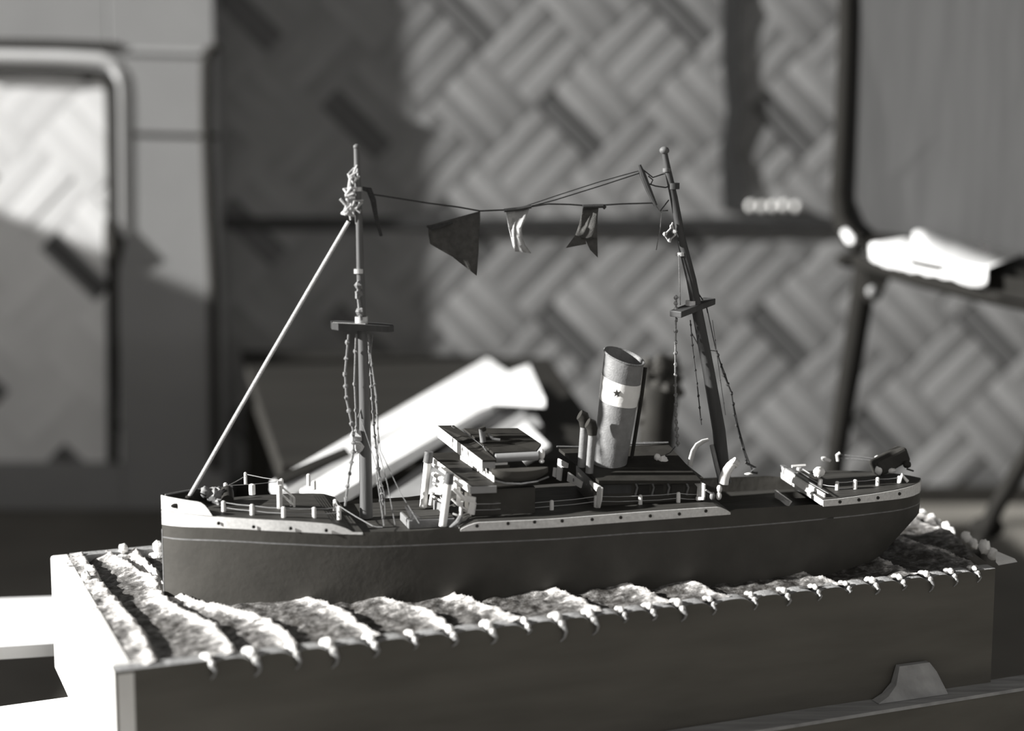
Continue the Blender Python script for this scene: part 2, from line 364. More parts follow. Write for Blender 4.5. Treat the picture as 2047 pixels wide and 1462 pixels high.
def seah(x, y):
    y0 = y
    cu = []
    for c in crs:
        t = [(a, b) for a, b in c]
        cx = lerp_tab(t, y0)
        if y0 > t[-1][0]: cx = t[-1][1]+(t[-1][1]-t[-2][1])/max(1e-4, (t[-1][0]-t[-2][0]))*(y0-t[-1][0])*0.4
        cu.append(cx+0.004*hn(x, y, 60))
    cu = [-0.06]+sorted(cu)+[Lb+0.05]
    h = 0; cr = 0
    for a, b in zip(cu, cu[1:]):
        if a <= x <= b and b-a > 1e-5:
            u = (x-a)/(b-a)
            h = u**1.6                      # long rise, steep lee
            if u < 0.10: h = (1-u/0.10)**2
            cr = max(0, (u-0.55)/0.45) if u > 0.1 else 0
            dist = (b-x)
            cr = math.exp(-(dist/0.014)**2) if u > .1 else math.exp(-((x-a)/0.003)**2)
            break
    right = max(0, (x/Lb-0.45)/0.55)
    amp = 0.0105*(1-0.35*right)
    lump = 0.0028*hn(x, y, 55)+0.0016*hn(x, y, 130)
    e = min(x, y, 0.4-y+0.05*0)            # ease to the rim
    ee = max(0, min(1, y/0.03))
    z = -0.008*(0.35+0.65*ee)+amp*h*(0.5+0.5*ee)+lump
    # plaster heaped up against the hull towards the stern
    z += 0.010*right*max(0, math.sin(min(1, y/0.10)*math.pi*0.5))
    return z, cr*(1-0.45*right), h  # crest tone fades to the right, hull shade put into the colour
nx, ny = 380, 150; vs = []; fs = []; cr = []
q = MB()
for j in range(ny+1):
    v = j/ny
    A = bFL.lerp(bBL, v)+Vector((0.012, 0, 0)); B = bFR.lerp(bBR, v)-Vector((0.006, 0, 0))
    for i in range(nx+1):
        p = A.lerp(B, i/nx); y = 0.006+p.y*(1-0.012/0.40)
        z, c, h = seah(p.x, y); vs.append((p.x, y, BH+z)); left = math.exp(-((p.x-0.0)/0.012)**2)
        cr.append(0.16+0.55*c+0.16*h+0.35*left+0.12*(1-p.x/Lb))  # lighter on the sunward crest flanks, light painted into the tone
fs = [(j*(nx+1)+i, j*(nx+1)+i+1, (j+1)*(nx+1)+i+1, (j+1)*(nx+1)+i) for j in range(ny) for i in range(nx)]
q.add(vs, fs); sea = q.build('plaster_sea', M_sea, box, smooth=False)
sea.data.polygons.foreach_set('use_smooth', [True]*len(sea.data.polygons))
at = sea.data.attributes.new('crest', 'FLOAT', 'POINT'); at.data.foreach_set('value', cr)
# foam knobs that spill over the front edge, each with its curled tail
random.seed(21)
for i, kx in enumerate(ks):
    f = (1.0-0.45*i/len(ks))*random.uniform(.75, 1.25); tl = random.uniform(.7, 1.15)
    q = MB(); r = 0.0046*f
    q.ell((kx, 0.004, BH+0.0015), (r*0.9, r*1.3, r*1.0), 12, 8, 0.10)
    q.ell((kx-0.001, 0.010, BH+0.001), (r*1.3, r*1.2, r*0.8), 10, 6, 0.12)
    q.ell((kx+0.0022*f, -0.001, BH-0.004*f), (r*.75, r*.7, r*.9), 10, 6, 0.14)
    q.cur = 1
    q.tube([(kx+.001, 0.0, BH-.002), (kx+0.0035*f, -0.003, BH-0.006), (kx+0.0055*f, -0.003, BH-0.011*f*tl), (kx+0.0045*f, -0.002, BH-0.016*f*tl), (kx+0.001, -0.0005, BH-0.020*f*tl)],
           [r*0.6, r*0.55, r*0.38, r*0.25, 0.0006], 8)
    q.build('foam_knob', [M_foam if i < 9 else M_strake, M_rimtop], box, smooth=True)
# knobs at the back edge and the white crests on the far right end
for px, py, rr in ((246, 1102, .006), (316, 1098, .007), (172, 1158, .006)):
    p = bl(Pz(px, py, 0.0)); q = MB(); q.ell((p.x, p.y, BH+0.002), (rr*.8, rr, rr), 12, 8, .15); q.ell((p.x-.003, p.y-.012, BH-0.004), (rr*1.3, rr*1.5, rr*.5), 12, 6, .15)
    q.build('foam_knob', M_foam, box, smooth=True)
for i, (px, py) in enumerate(((1829, 1020), (1863, 1039), (1891, 1054), (1931, 1078), (1968, 1098))):
    p = bl(Pz(px, py+8, 0.0)); q = MB()
    s = (1.0, .85, .8, 1.0, 1.1)[i]
    q.ell((p.x, p.y, BH+0.006*s), (0.0050*s, 0.0075*s, 0.0072*s), 12, 8, .16, Matrix.Rotation(.5, 3, 'X'))
    q.ell((p.x+0.003*s, p.y-0.009*s, BH+0.001), (0.0042*s, 0.007*s, 0.0062*s), 12, 8, .16)
    q.build('foam_crest', M_foam, box, smooth=True)
a_, b_, c_ = bl(Pz(1996, 1108, 0.004)), bl(Pz(1996, 1127, 0.001)), bl(Pz(2034, 1122, 0.001))
q = MB(); q.plate([(a_.x, a_.y, BH+.004), (b_.x, b_.y, BH-.001), (c_.x, c_.y, BH)], (0.001, 0.006, 0.002)); q.build('foam_crest', M_foam, box)

# ================================================================== SHIP
ship = thing('model_ship', 'black-hulled model steamship with two masts, flag line and banded funnel on plaster waves', 'model ship', (BX, BY, 0), SA)
BT = [(0, .0015), (.01, .012), (.03, .026), (.06, .040), (.10, .053), (.15, .063), (.20, .069), (.26, .072), (.55, .072), (.62, .069), (.67, .064), (.71, .055), (.74, .044), (.762, .030), (.776, .014), (.782, .002)]
def hb(s):                                # half breadth, smoothed
    return (lerp_tab(BT, s-.008)+2*lerp_tab(BT, s)+lerp_tab(BT, s+.008))/4 if .01 < s < .77 else lerp_tab(BT, s)
def onhull(px, py):
    t = -.05
    for _ in range(12): p = T(px, py, t); t = -hb(max(0, min(.782, p.x)))
    return p
def tab(pxs): return [(onhull(x, y).x, onhull(x, y).z) for x, y in pxs]
TT = tab([(318, 1020), (440, 1034), (600, 1043), (720, 1053), (820, 1052), (920, 1046), (1100, 1038), (1300, 1022), (1440, 1013), (1640, 1001), (1760, 985), (1830, 968)])
TB = tab([(318, 1050), (440, 1055), (600, 1064), (720, 1070), (820, 1066), (920, 1062), (1100, 1055), (1300, 1040), (1440, 1030), (1640, 1013), (1760, 1001), (1830, 990)])
def zT(s): return (lerp_tab(TT, s-.02)+2*lerp_tab(TT, s)+lerp_tab(TT, s+.02))/4
def zB(s): return (lerp_tab(TB, s-.02)+2*lerp_tab(TB, s)+lerp_tab(TB, s+.02))/4
def dk(px, py, dz=0):                     # a point of the raised deck under a picture point
    z = .08
    for _ in range(8): p = D(px, py, z); z = zT(max(0, min(.78, p.x)))+dz
    p.z = z; return p
SS = [0, .004, .01, .02, .03, .045, .06, .08, .10, .125, .15, .175, .2, .225, .25, .275, .3, .34, .38, .42, .46, .5, .54, .56, .58, .6, .62, .64, .66, .68, .70, .72, .735, .75, .76, .77, .776, .782]
FW0, FW1, MD0, MD1, PP0 = 0.0, .176, .288, .548, .652
def gaptop(s):
    if FW1 < s < MD0:
        u = (s-FW1)/(MD0-FW1); k = .0022+.006*(abs(2*u-1)**4); return zB(s)+k
    if MD1 < s < PP0: return zT(s)-.0035
    return zB(s)
# hull shell
m = MB(); rows = []
def hrow(s):
    B = hb(s); zb = zB(s); zt = gaptop(s)
    line = zb-.0125 if s < .5 else zb-.0135
    kz = -.02 if s < .70 else lerp_tab([(.70, -.02), (.74, .012), (.782, .045)], s)
    zs = [kz, (kz+line)/2, line-.0007, line+.0007, zb, zt]
    ws = []
    for z in zs:
        u = max(0, min(1, (z-kz)/(zb-kz))); full = .90+.10*u if s < .62 else lerp_tab([(.62, .90+.10*u), (.782, .25+.75*u**.8)], s)
        ws.append(B*full)
    return zs, ws
for s in SS: rows.append(hrow(s))
ns = len(SS); nr = 6; vs = []
for sgn in (-1, 1):
    for (zs, ws), s in zip(rows, SS):
        for z, w in zip(zs, ws): vs.append((s, sgn*w, z))
fs = []; mi = []
for side_ in (0, 1):
    o = side_*ns*nr
    for i in range(ns-1):
        for j in range(nr-1): fs.append((o+i*nr+j, o+i*nr+j+1, o+(i+1)*nr+j+1, o+(i+1)*nr+j)); mi.append(1 if j == 2 else 0)
for i in range(ns-1):
    fs.append((i*nr, (i+1)*nr, ns*nr+(i+1)*nr, ns*nr+i*nr)); mi.append(0)
for i in (0, ns-1):
    for j in range(nr-1): fs.append((i*nr+j, i*nr+j+1, ns*nr+i*nr+j+1, ns*nr+i*nr+j)); mi.append(0)
m.add(vs, fs); m.mi = mi
hull = m.build('hull', [M_hull, M_line], ship, smooth=True)
# pale stem edge
m = MB(); m.tube([(0.0006, -0.0012, z) for z in (-.01, .02, .04, .062)], .0011, 6); m.build('stem_edge', M_line, hull)
# well decks inside the bulwarks
m = MB()
for a, b, dz in ((.15, .31, -.0012), (.52, .665, -.012)):
    ss = [a+(b-a)*i/12 for i in range(13)]
    m = MB(); m.ladder([(s, -hb(s)*.97) for s in ss], [(s, hb(s)*.97) for s in ss], lambda p: zB(p[0])+dz-.002, lambda p: zB(p[0])+dz)
    m.build('well_deck', M_deck, hull)
# raised parts: white strake and dark deck
def raised(a, b, skewa=0, skewb=0, ta=0, tb=0):
    n = 60;
    def zz(s):
        k = 1.0
        if ta and s < a+ta: k = max(.06, (s-a)/ta)**.5
        if tb and s > b-tb: k = max(.06, (b-s)/tb)**.5
        return zB(s)+(zT(s)-zB(s))*k
    n = 60; ss = [a+(b-a)*i/n for i in range(n+1)]
    def pos(s, sg):
        u = (s-a)/(b-a); return s+sg*(skewa*(1-u)+skewb*u)
    near = [(pos(s, -1), -hb(s)*1.012-.0004) for s in ss]; far = [(pos(s, 1), hb(s)*1.012+.0004) for s in ss]
    q = MB(); q.ladder(near, far, lambda p: zB(p[0]), lambda p: zz(p[0])); st_ = q.build('white_strake', M_strake, ship, smooth=True)
    ins_ = lambda P: [(x, y*(1-.0016/max(.004, abs(y)))) for x, y in P]
    q = MB(); q.ladder(ins_(near), ins_(far), lambda p: zz(p[0])-.0006, lambda p: zz(p[0])+.0006); dk_ = q.build('deck', M_deck, ship)
    return st_, dk_
fs_, fdk = raised(FW0, FW1+.006, 0, -.008, tb=.020)
ms_, mdk = raised(MD0-.004, MD1+.006, 0, 0, ta=.016, tb=.012)
ps_, pdk = raised(PP0, .782, 0, 0)
# rounded end of the strake at the fore well
for s0, dirn in ((FW1+.004, 1), (MD0, -1), (PP0, -1)):
    pass
# portholes
def porth(px, py, o):
    p = onhull(px, py); q = MB(); q.tube([(p.x, p.y*1.012-.0014, p.z), (p.x, p.y*1.012-.0002, p.z)], .0017, 10); q.build('porthole', M_black, o)
for x, y in ((437, 1046), (507, 1053), (581, 1056), (652, 1060)): porth(x, y, fs_)
for x, y in ((953, 1051), (1015, 1046), (1068, 1043), (1123, 1041), (1183, 1038), (1240, 1034), (1299, 1031), (1357, 1027), (1410, 1021)): porth(x, y, ms_)
for x, y in ((1678, 1003), (1716, 999), (1754, 995), (1797, 987)): porth(x, y, ps_)
# bow bulwark with hawse hole
def bulw(sg):
    q = MB(); n = 14; s1 = onhull(424, 1028).x; P = []
    for i in range(n+1):
        s = s1*i/n; u = i/n; B = hb(s)*1.012+.0004
        top = .0150-.002*u if u < .72 else .0150-.002*u-.0128*((u-.72)/.28)**2.2
        P.append((s, sg*B, zT(s)+.0008, zT(s)+max(.0009, top), B))
    vs = []; fs = []
    for (s, y, a, b, B) in P:
        yi = sg*max(0, B-.0016); vs += [(s, y, a), (s, y, b), (s, yi, b), (s, yi, a)]
    for i in range(n):
        for j in range(4): fs.append((i*4+j, i*4+(j+1) % 4, (i+1)*4+(j+1) % 4, (i+1)*4+j)); q.mi.append(0)
    q.mi = []
    q.add(vs, fs)
    if True:
        for k in range(len(fs)): q.mi[k] = 0 if (k % 4 == 0) else 1
    return q.build('bow_bulwark', [M_white if sg < 0 else M_black, M_black], hull)
bw = bulw(-1); bulw(1)
p = onhull(352, 1011); q = MB(); q.ell((p.x, p.y-.0012, p.z), (.0052, .0010, .0026), 16, 8); q.build('hawse_hole', M_black, hull, smooth=True)
q = MB(); q.tube([(.004, 0, zT(0)+.0145), (.03, .026, zT(.03)+.013), (.07, .044, zT(.07)+.011)], .0009, 6); q.build('bow_rail', M_thread, hull)
# windlass lump at the bow
g = dk(428, 1008); q = MB()
q.ell((g.x-.008, g.y, g.z+.012), (.0055, .006, .006), 12, 8, .18); q.ell((g.x+.002, g.y+.001, g.z+.008), (.0095, .009, .0085), 14, 9, .22); q.ell((g.x+.007, g.y-.004, g.z+.004), (.007, .007, .005), 12, 8, .2)
wl_ = q.build('windlass', M_funnel, ship, smooth=True)
q = MB(); q.tube([(g.x+.013, g.y-.012, g.z+.005), (g.x+.013, g.y+.014, g.z+.009)], .0065, 12); q.build('drum', M_black, wl_, smooth=True)

# rail posts and wires
def post(px, py, h=.0112, r=.0021, parent=ship, base=None, mm=None, z=None, lean=0):
    p = Vector(base) if base is not None else (D(px, py, z) if z is not None else dk(px, py))
    q = MB(); q.tube([(p.x, p.y, p.z-.001), (p.x+lean*.5, p.y, p.z+h*.5), (p.x+lean, p.y, p.z+h-.0008), (p.x+lean, p.y, p.z+h)], [r, r, r*.95, r*.5], 8)
    q.build('rail_post', mm or M_white, parent, smooth=True); return Vector((p.x+lean, p.y, p.z+h))
def wires(tops, drops=(.0015, .0065), parent=ship, r=.00038):
    for a, b in zip(tops, tops[1:]):
        for d_ in drops:
            q = MB(); A = a-Vector((0, 0, d_)); B = b-Vector((0, 0, d_)); mid = (A+B)/2-Vector((0, 0, .0006)); q.tube([A, mid, B], r, 5); q.build('rail_wire', M_wire, parent)
near = [post(447, 1024), post(504, 1031), post(567, 1036), post(628, 1037), post(678, 1037, h=.0125)]
wires(near)
farp = [post(451, 987), post(504, 987, r=.0034, h=.010), post(563, 976, h=.010), post(628, 977, h=.0085)]
f2 = [post(491, 966, h=.0115, r=.0016), post(617, 970, h=.012)]
wires([f2[0], farp[2]], (.002,)); wires([farp[0], f2[0]], (.004,))
wires([farp[0], farp[2]], (.003,))
n2 = post(670, 1020, h=.011); wires([n2, near[-1]], (.001, .006))
wires([near[-1], T(745, 1052, -.066), T(765, 1054, -.068)], (.0,))
# companionway frame on the forecastle
A0, A1 = dk(559, 1018), dk(588, 1015)
fr0 = MB()
for p_, h in ((A0, .024), (A0+Vector((.001, .010, 0)), .026)): fr0.tube([p_, p_+Vector((0, 0, h))], .0026, 8)
for p_ in (A1, A1+Vector((-.003, .004, 0))): fr0.tube([p_, p_+Vector((0, 0, .010))], .0013, 6)
cf = fr0.build('companion_frame', M_strake, ship, smooth=True)
q = MB()
for dz in (.002, .010): q.tube([A0+Vector((.002, 0, .013+dz)), A1+Vector((0, 0, dz))], .0010, 6)
q.build('handrail', M_white, cf)
# cargo hatch in the fore well
q = MB(); a = D(835, 1050, .066); b = D(812, 1018, .066)
hz = zB(.24)
q.prism([(.236, -.052), (.282, -.050), (.280, -.012), (.232, -.014)], hz-.001, hz+.0075)
ht = q.build('cargo_hatch', M_funnel, ship, bevel=.0008)
q = MB(); q.prism([(.238, -.049), (.281, -.048), (.279, -.014), (.234, -.016)], hz+.007, hz+.0085); q.build('hatch_cover', M_deck, ht)

# ---- foremast
def mastpath(pts, t=0): return [T(x, y, t) for x, y in pts]
fp = mastpath([(732, 1035), (731, 950), (728, 800), (724, 660), (720, 545), (717, 430), (713, 296)])
q = MB(); q.tube(fp, [.0066, .0064, .0056, .0048, .0042, .0036, .0028], 14); q.ell(fp[-1]+Vector((0, 0, .001)), (.0034, .0034, .003), 12, 8)
fm = q.build('foremast', M_mast, ship, smooth=True)
def ring(px, py, t, r, h, m_, par, name='collar'):
    p = T(px, py, t); q = MB(); q.tube([p-Vector((0, 0, h)), p+Vector((0, 0, h))], r, 14); return q.build(name, m_, par, smooth=True)
ring(717, 542, 0, .0052, .0022, M_brass, fm); ring(722, 640, 0, .0066, .0035, M_brass, fm); ring(715, 378, 0, .0046, .002, M_brass, fm)
q = MB(); a, b = T(662, 650, 0), T(786, 655, 0); cz = (a+b)/2
q.prism([(a.x, -.006), (a.x+.006, -.011), (b.x-.006, -.011), (b.x, -.006), (b.x, .006), (b.x-.006, .011), (a.x+.006, .011), (a.x, .006)], lambda p: lerp_tab([(a.x, a.z-.0035), (b.x, b.z-.0035)], p[0]), lambda p: lerp_tab([(a.x, a.z+.0035), (b.x, b.z+.0025)], p[0]))
xt = q.build('crosstree', M_mast2, fm)
q = MB(); q.tube([(a.x+.001, -.0115, a.z+.0038), (cz.x+.002, -.0118, cz.z+.0036)], .0006, 5); q.build('pale_edge', M_string, fm)  # pale line along the crosstree's upper edge
# tangled thread at the masthead
random.seed(11)
for k, (x, y) in enumerate(((708, 352), (700, 385), (712, 410), (695, 420))):
    pts = []
    for i in range(14):
        a = i*1.3+k; pts.append(T(x+10*math.cos(a)+random.uniform(-4, 4), y+12*math.sin(a*.8)+random.uniform(-5, 5), -.006+.006*math.sin(a)))
    q = MB(); q.tube(pts, .0012 if k % 2 else .0009, 5); q.build('knotted_thread', M_string, fm)
q = MB(); q.tube([T(714, 330, -.003), T(700, 360, -.004), T(694, 400, -.004), T(701, 440, -.002)], [.0008, .0018, .0016, .001], 6); q.build('knotted_thread', M_string, fm)
q = MB(); q.tube([T(680, 398, -.004), T(692, 412, -.004), T(686, 425, -.004), T(704, 424, -.004), T(724, 404, -.004)], .0015, 6); q.build('knotted_thread', M_string, fm)
q = MB(); q.tube([T(722, 376, 0), T(738, 380, 0), T(746, 400, 0), T(752, 435, 0), T(762, 472, 0)], [.0016, .003, .0028, .002, .0015], 8); q.build('hanging_thread', M_dthread, fm)
# forestay
q = MB(); q.tube([T(379, 992, 0), T(540, 712, 0), T(697, 443, 0)], .0020, 8); q.build('forestay', M_string, ship)
p = T(379, 994, 0); q = MB(); q.ell(p, (.004, .003, .002), 10, 6, .1); q.tube([p, T(398, 985, 0), T(412, 992, 0)], .0008, 5); q.build('stay_cleat', M_black, ship)
# shrouds of the foremast
def shroud(pts, t0, t1, r, m_, knots=0, name='shroud', par=None):
    n = len(pts); P = [T(x, y, t0+(t1-t0)*i/(n-1)) for i, (x, y) in enumerate(pts)]
    q = MB(); q.tube(P, r, 6)
    for k in range(knots):
        u = (k+.5)/knots*(n-1); i = int(u); c = P[i].lerp(P[min(i+1, n-1)], u-i); q.ell(c, (r*2.2, r*2.2, r*2.4), 6, 4, .3)
    return q.build(name, m_, par or ship)
shroud([(697, 668), (690, 745), (693, 800), (706, 860), (707, 900), (698, 950), (690, 1012)], -.008, -.045, .0011, M_thread, 14)
shroud([(712, 668), (709, 760), (712, 830), (714, 870)], -.006, -.01, .0011, M_thread, 4)
shroud([(736, 668), (742, 760), (748, 860), (758, 950), (767, 1010)], .006, .030, .0010, M_thread, 16)
shroud([(745, 668), (734, 780), (716, 835)], .002, -.005, .0006, M_thread)
shroud([(735, 668), (752, 790), (756, 870), (753, 950), (768, 1052)], -.006, -.062, .0007, M_thread, 12)
shroud([(758, 905), (775, 970), (790, 1050)], -.02, -.064, .0005, M_thread)
shroud([(722, 840), (742, 900), (768, 985), (770, 1030)], -.01, -.05, .0004, M_thread)
shroud([(738, 668), (760, 900), (800, 985), (838, 1047)], -.004, -.066, .0004, M_thread)
shroud([(712, 860), (716, 905)], -.006, -.006, .0028, M_string, 2, 'rope_coil')
shroud([(718, 560), (716, 590), (722, 640)], -.004, -.006, .0018, M_thread, 3, 'rope_coil')

# ---- mainmast
mp = mastpath([(1448, 965), (1437, 860), (1416, 740), (1399, 650), (1382, 560), (1362, 480), (1347, 395), (1335, 340), (1328, 303)])
q = MB(); q.tube(mp, [.0072, .0068, .0062, .0058, .0052, .0046, .0040, .0034, .0028], 14)
mm_ = q.build('mainmast', M_mast2, ship, smooth=True)
q = MB(); q.ell(mp[-1]+Vector((0, 0, .001)), (.0050, .0050, .0040), 14, 8); q.build('mast_cap', M_mast, mm_, smooth=True)
ring(1361, 508, 0, .0050, .0018, M_brass, mm_); ring(1382, 606, 0, .0060, .0024, M_brass, mm_); ring(1347, 372, 0, .0058, .0030, M_mast2, mm_); ring(1333, 340, 0, .0042, .0018, M_mast, mm_)
a, b = T(1350, 629, -.014), T(1419, 602, .014)
dv = (b-a).normalized(); pv = dv.cross(Vector((0, 0, 1))).normalized()*.008
q = MB(); q.plate([a-pv-Vector((0, 0, .003)), b-pv-Vector((0, 0, .003)), b+pv-Vector((0, 0, .003)), a+pv-Vector((0, 0, .003))], (0, 0, .0065)); q.build('crosstree', M_mast2, mm_, bevel=.001)
# signal yard hung from the masthead
q = MB(); q.tube([T(1278, 330, 0), T(1285, 350, 0), T(1297, 380, 0), T(1311, 411, 0)], [.0018, .0032, .0030, .0018], 8); yd = q.build('signal_yard', M_mast2, ship, smooth=True)
for pts in ([(1281, 336), (1305, 355), (1332, 346)], [(1290, 365), (1310, 372), (1330, 375), (1345, 370)], [(1296, 352), (1305, 360), (1300, 370)], [(1337, 400), (1320, 422), (1335, 421)]):
    q = MB(); q.tube([T(x, y, 0) for x, y in pts], .0007, 5); q.build('lashing', M_dthread, yd)
# halyards with the flags
for nm, pts, r in (('signal_halyard', [(1276, 342), (1200, 363), (1110, 392), (1045, 414)], .0006), ('signal_halyard', [(1280, 346), (1200, 372), (1110, 400), (1045, 417)], .0006),
                   ('flag_line', [(1309, 406), (1240, 408), (1180, 412), (1140, 409), (1095, 408), (1045, 416), (1010, 420), (960, 422), (920, 415), (860, 407), (740, 388)], .0008)):
    q = MB(); q.tube([T(x, y, 0) for x, y in pts], r, 5); q.build(nm, M_dthread, ship)
q = MB(); q.tube([T(1165, 413, -.001), T(1205, 412, -.001), T(1210, 416, -.001)], .0022, 6); q.build('flag_toggle', M_dthread, ship)
q = MB(); q.tube([T(1008, 421, -.001), T(1035, 418, -.001), T(1062, 413, -.001)], .0020, 6); q.build('flag_toggle', M_dthread, ship)
def flag(rows, m_, name='signal_flag', amp=.004):
    # rows: list of (left px, y_left, right px, y_right) top to bottom, subdivided cloth with a soft fold
    q = MB(); vs = []; n = 8; k = len(rows)
    for i, (xl, yl, xr, yr) in enumerate(rows):
        for j in range(n+1):
            u = j/n; w = amp*math.sin(u*4.2+i*.5)*min(1, i/2+.2); vs.append(T(xl+(xr-xl)*u, yl+(yr-yl)*u, w))
    fs = [(i*(n+1)+j, i*(n+1)+j+1, (i+1)*(n+1)+j+1, (i+1)*(n+1)+j) for i in range(k-1) for j in range(n)]
    q.add(vs, fs); o = q.build(name, m_, ship, smooth=True)
    so = o.modifiers.new('solid', 'SOLIDIFY'); so.thickness = .0006; return o
flag([(856, 452, 960, 422), (857, 470, 960, 440), (860, 488, 957, 470), (880, 500, 957, 500), (905, 514, 955, 525), (925, 530, 953, 551)], M_flagd)
flag([(1012, 420, 1058, 418), (1014, 436, 1052, 436), (1017, 455, 1043, 455), (1021, 475, 1044, 472), (1025, 492, 1050, 490), (1029, 503, 1062, 506)], M_flagl, amp=.007)
sf3 = flag([(1166, 411, 1197, 412), (1163, 430, 1195, 430), (1158, 450, 1194, 450), (1150, 470, 1194, 472), (1148, 474, 1194, 478)], M_flagd)
q = MB(); q.plate([T(1150, 470, 0), T(1170, 477, .001), T(1172, 488, .001), T(1131, 496, 0)], (0, .0006, 0)); q.build('flag_tail', M_flagd, sf3)
q = MB(); q.plate([T(1168, 474, .001), T(1194, 474, 0), T(1195, 515, .001), T(1180, 500, .001)], (0, .0006, 0)); q.build('flag_tail', M_flagd, sf3)
q = MB(); q.tube([T(853, 452, 0), T(862, 456, -.001), T(905, 445, -.001)], [.001, .0026, .001], 6); q.build('flag_toggle', M_dthread, ship)
# rigging of the mainmast
shroud([(1345, 445), (1340, 458), (1328, 470), (1337, 482), (1350, 470), (1344, 452)], -.004, -.004, .0010, M_string, 4, 'knotted_thread', mm_)
shroud([(1312, 412), (1322, 425), (1320, 455), (1312, 500)], 0, 0, .0005, M_thread, 0, 'loose_thread', mm_)
shroud([(1352, 590), (1351, 640), (1350, 740), (1351, 830), (1355, 893)], -.004, -.012, .0010, M_thread, 18)
shroud([(1357, 510), (1360, 610)], -.004, -.006, .0005, M_thread, 0)
shroud([(1388, 575), (1405, 600)], .0, .006, .0006, M_dthread, 0)
shroud([(1412, 612), (1424, 670), (1432, 705), (1450, 750), (1462, 790), (1475, 850), (1490, 905), (1505, 945)], .010, .055, .0007, M_dthread, 0)
shroud([(1432, 700), (1445, 745), (1462, 785), (1468, 830), (1480, 880), (1495, 930)], .010, .055, .0009, M_dthread, 11)
shroud([(1380, 640), (1385, 700), (1395, 780), (1402, 850)], -.006, -.02, .0006, M_dthread, 9)
shroud([(1382, 665), (1396, 690), (1412, 700), (1432, 702)], -.004, .010, .0006, M_thread, 1)
shroud([(1424, 640), (1440, 760), (1450, 830)], .01, .04, .0004, M_dthread, 3)
shroud([(1350, 893), (1340, 905), (1330, 910)], -.012, -.012, .0005, M_dthread)

# ---- bridge
br = MB()
def pbox(s0, s1, t0, t1, z0, z1, q=None): q = q or MB(); q.box((s0, t0, z0), (s1, t1, z1)); return q
# lower bridge: deckhouse, fascia, roof
zm = zT(.3)
pbox(.298, .362, -.048, .048, zm, .100).build('lower_house', M_hull, ship, bevel=.0006)
lf = MB(); lf.plate([(.2665, .060, .1095), (.2955, -.060, .0985), (.2955, -.060, .1055), (.2665, .060, .1165)], (.0016, .0004, 0))
lf.build('bridge_fascia', M_white, ship)
q = MB(); q.plate([(.2955, -.060, .0987), (.3215, -.060, .0987), (.3215, -.060, .1054), (.2955, -.060, .1054)], (0, .0015, 0)); q.build('wing_board', M_boardg, ship)
q = MB(); q.plate([(.268, .059, .1155), (.2965, -.059, .1045), (.3215, -.059, .1045), (.366, -.050, .1045), (.362, .05, .111), (.300, .059, .1155)], (0, 0, -.0016)); q.build('bridge_deck', M_roof, ship)
# house between lower deck and upper roof, with window openings showing dark
q = MB(); q.plate([(.300, .036, .111), (.3215, -.044, .104), (.3215, -.044, .1245), (.300, .036, .131)], (.014, .002, 0)); wh = q.build('wheelhouse', M_white, ship)
for i in range(7):
    u = .10+.8*i/7; a = Vector((.300, .036, .1175)).lerp(Vector((.3215, -.044, .1105)), u+.02); b = Vector((.300, .036, .1175)).lerp(Vector((.3215, -.044, .1105)), u+.075)
    q = MB(); q.plate([a, b, b+Vector((0, 0, .0055)), a+Vector((0, 0, .0055))], (-.0006, 0, 0)); q.build('window', M_black, wh)
q = MB(); q.plate([(.3225, -.0448, .1045), (.337, -.0448, .1045), (.337, -.0448, .1225), (.3225, -.0448, .1225)], (0, .002, 0)); q.build('side_panel', M_hull, wh)
# upper fascia and roof
uf = MB(); uf.plate([(.2795, .055, .1325), (.3080, -.055, .1180), (.3080, -.055, .1300), (.2795, .055, .1445)], (.0016, .0004, 0)); uf.build('roof_fascia', M_white, ship)
q = MB(); q.plate([(.3080, -.055, .1225), (.3210, -.055, .1225), (.3210, -.055, .1296), (.3080, -.055, .1296)], (0, .0015, 0)); q.build('wing_board', M_boardg, ship)
q = MB(); q.plate([(.2795, .055, .1448), (.3085, -.055, .1303), (.3220, -.055, .1300), (.3185, -.030, .1335), (.3120, -.012, .138), (.2965, .055, .1445)], (0, 0, -.0018)); q.build('wing_roof', M_roof, ship)
q = MB(); q.plate([(.3035, .034, .1450), (.3215, -.040, .1345), (.3640, -.040, .1345), (.3720, -.026, .1385), (.3590, .034, .1435)], (0, 0, -.0022)); rf = q.build('house_roof', M_roof, ship)
q = MB(); q.tube([(.3235, -.041, .129), (.366, -.040, .1295)], .0045, 12); q.build('roof_side', M_boardg, rf, smooth=True)
q = MB(); q.ell((.3705, -.036, .1300), (.0035, .004, .0055), 12, 8); q.ell((.3695, -.042, .1245), (.0028, .003, .0022), 10, 6); q.build('side_lamp', M_white, rf, smooth=True)
def pipe(px0, py0, px1, py1, t, r, m_, name, par=ship, r2=None):
    q = MB(); q.tube([T(px0, py0, t), T(px1, py1, t)], [r, r2 or r], 12); return q.build(name, m_, par, smooth=True)
cn = pipe(966, 884, 963, 858, -.012, .0030, M_funnel, 'roof_vent', rf); pipe(966, 862, 964, 855, -.012, .0033, M_black, 'vent_cap', rf)
q = MB(); q.tube([T(976, 868, -.012), T(986, 878, -.016), T(1000, 880, -.018)], .0016, 8); q.build('roof_hook', M_funnel, rf)
for pts in ([(966, 893), (980, 912)], [(903, 852), (922, 866)]):
    q = MB(); q.tube([T(x, y, -.03 if x > 950 else .045) for x, y in pts], .0008, 6); q.build('roof_batten', M_boardg, rf)
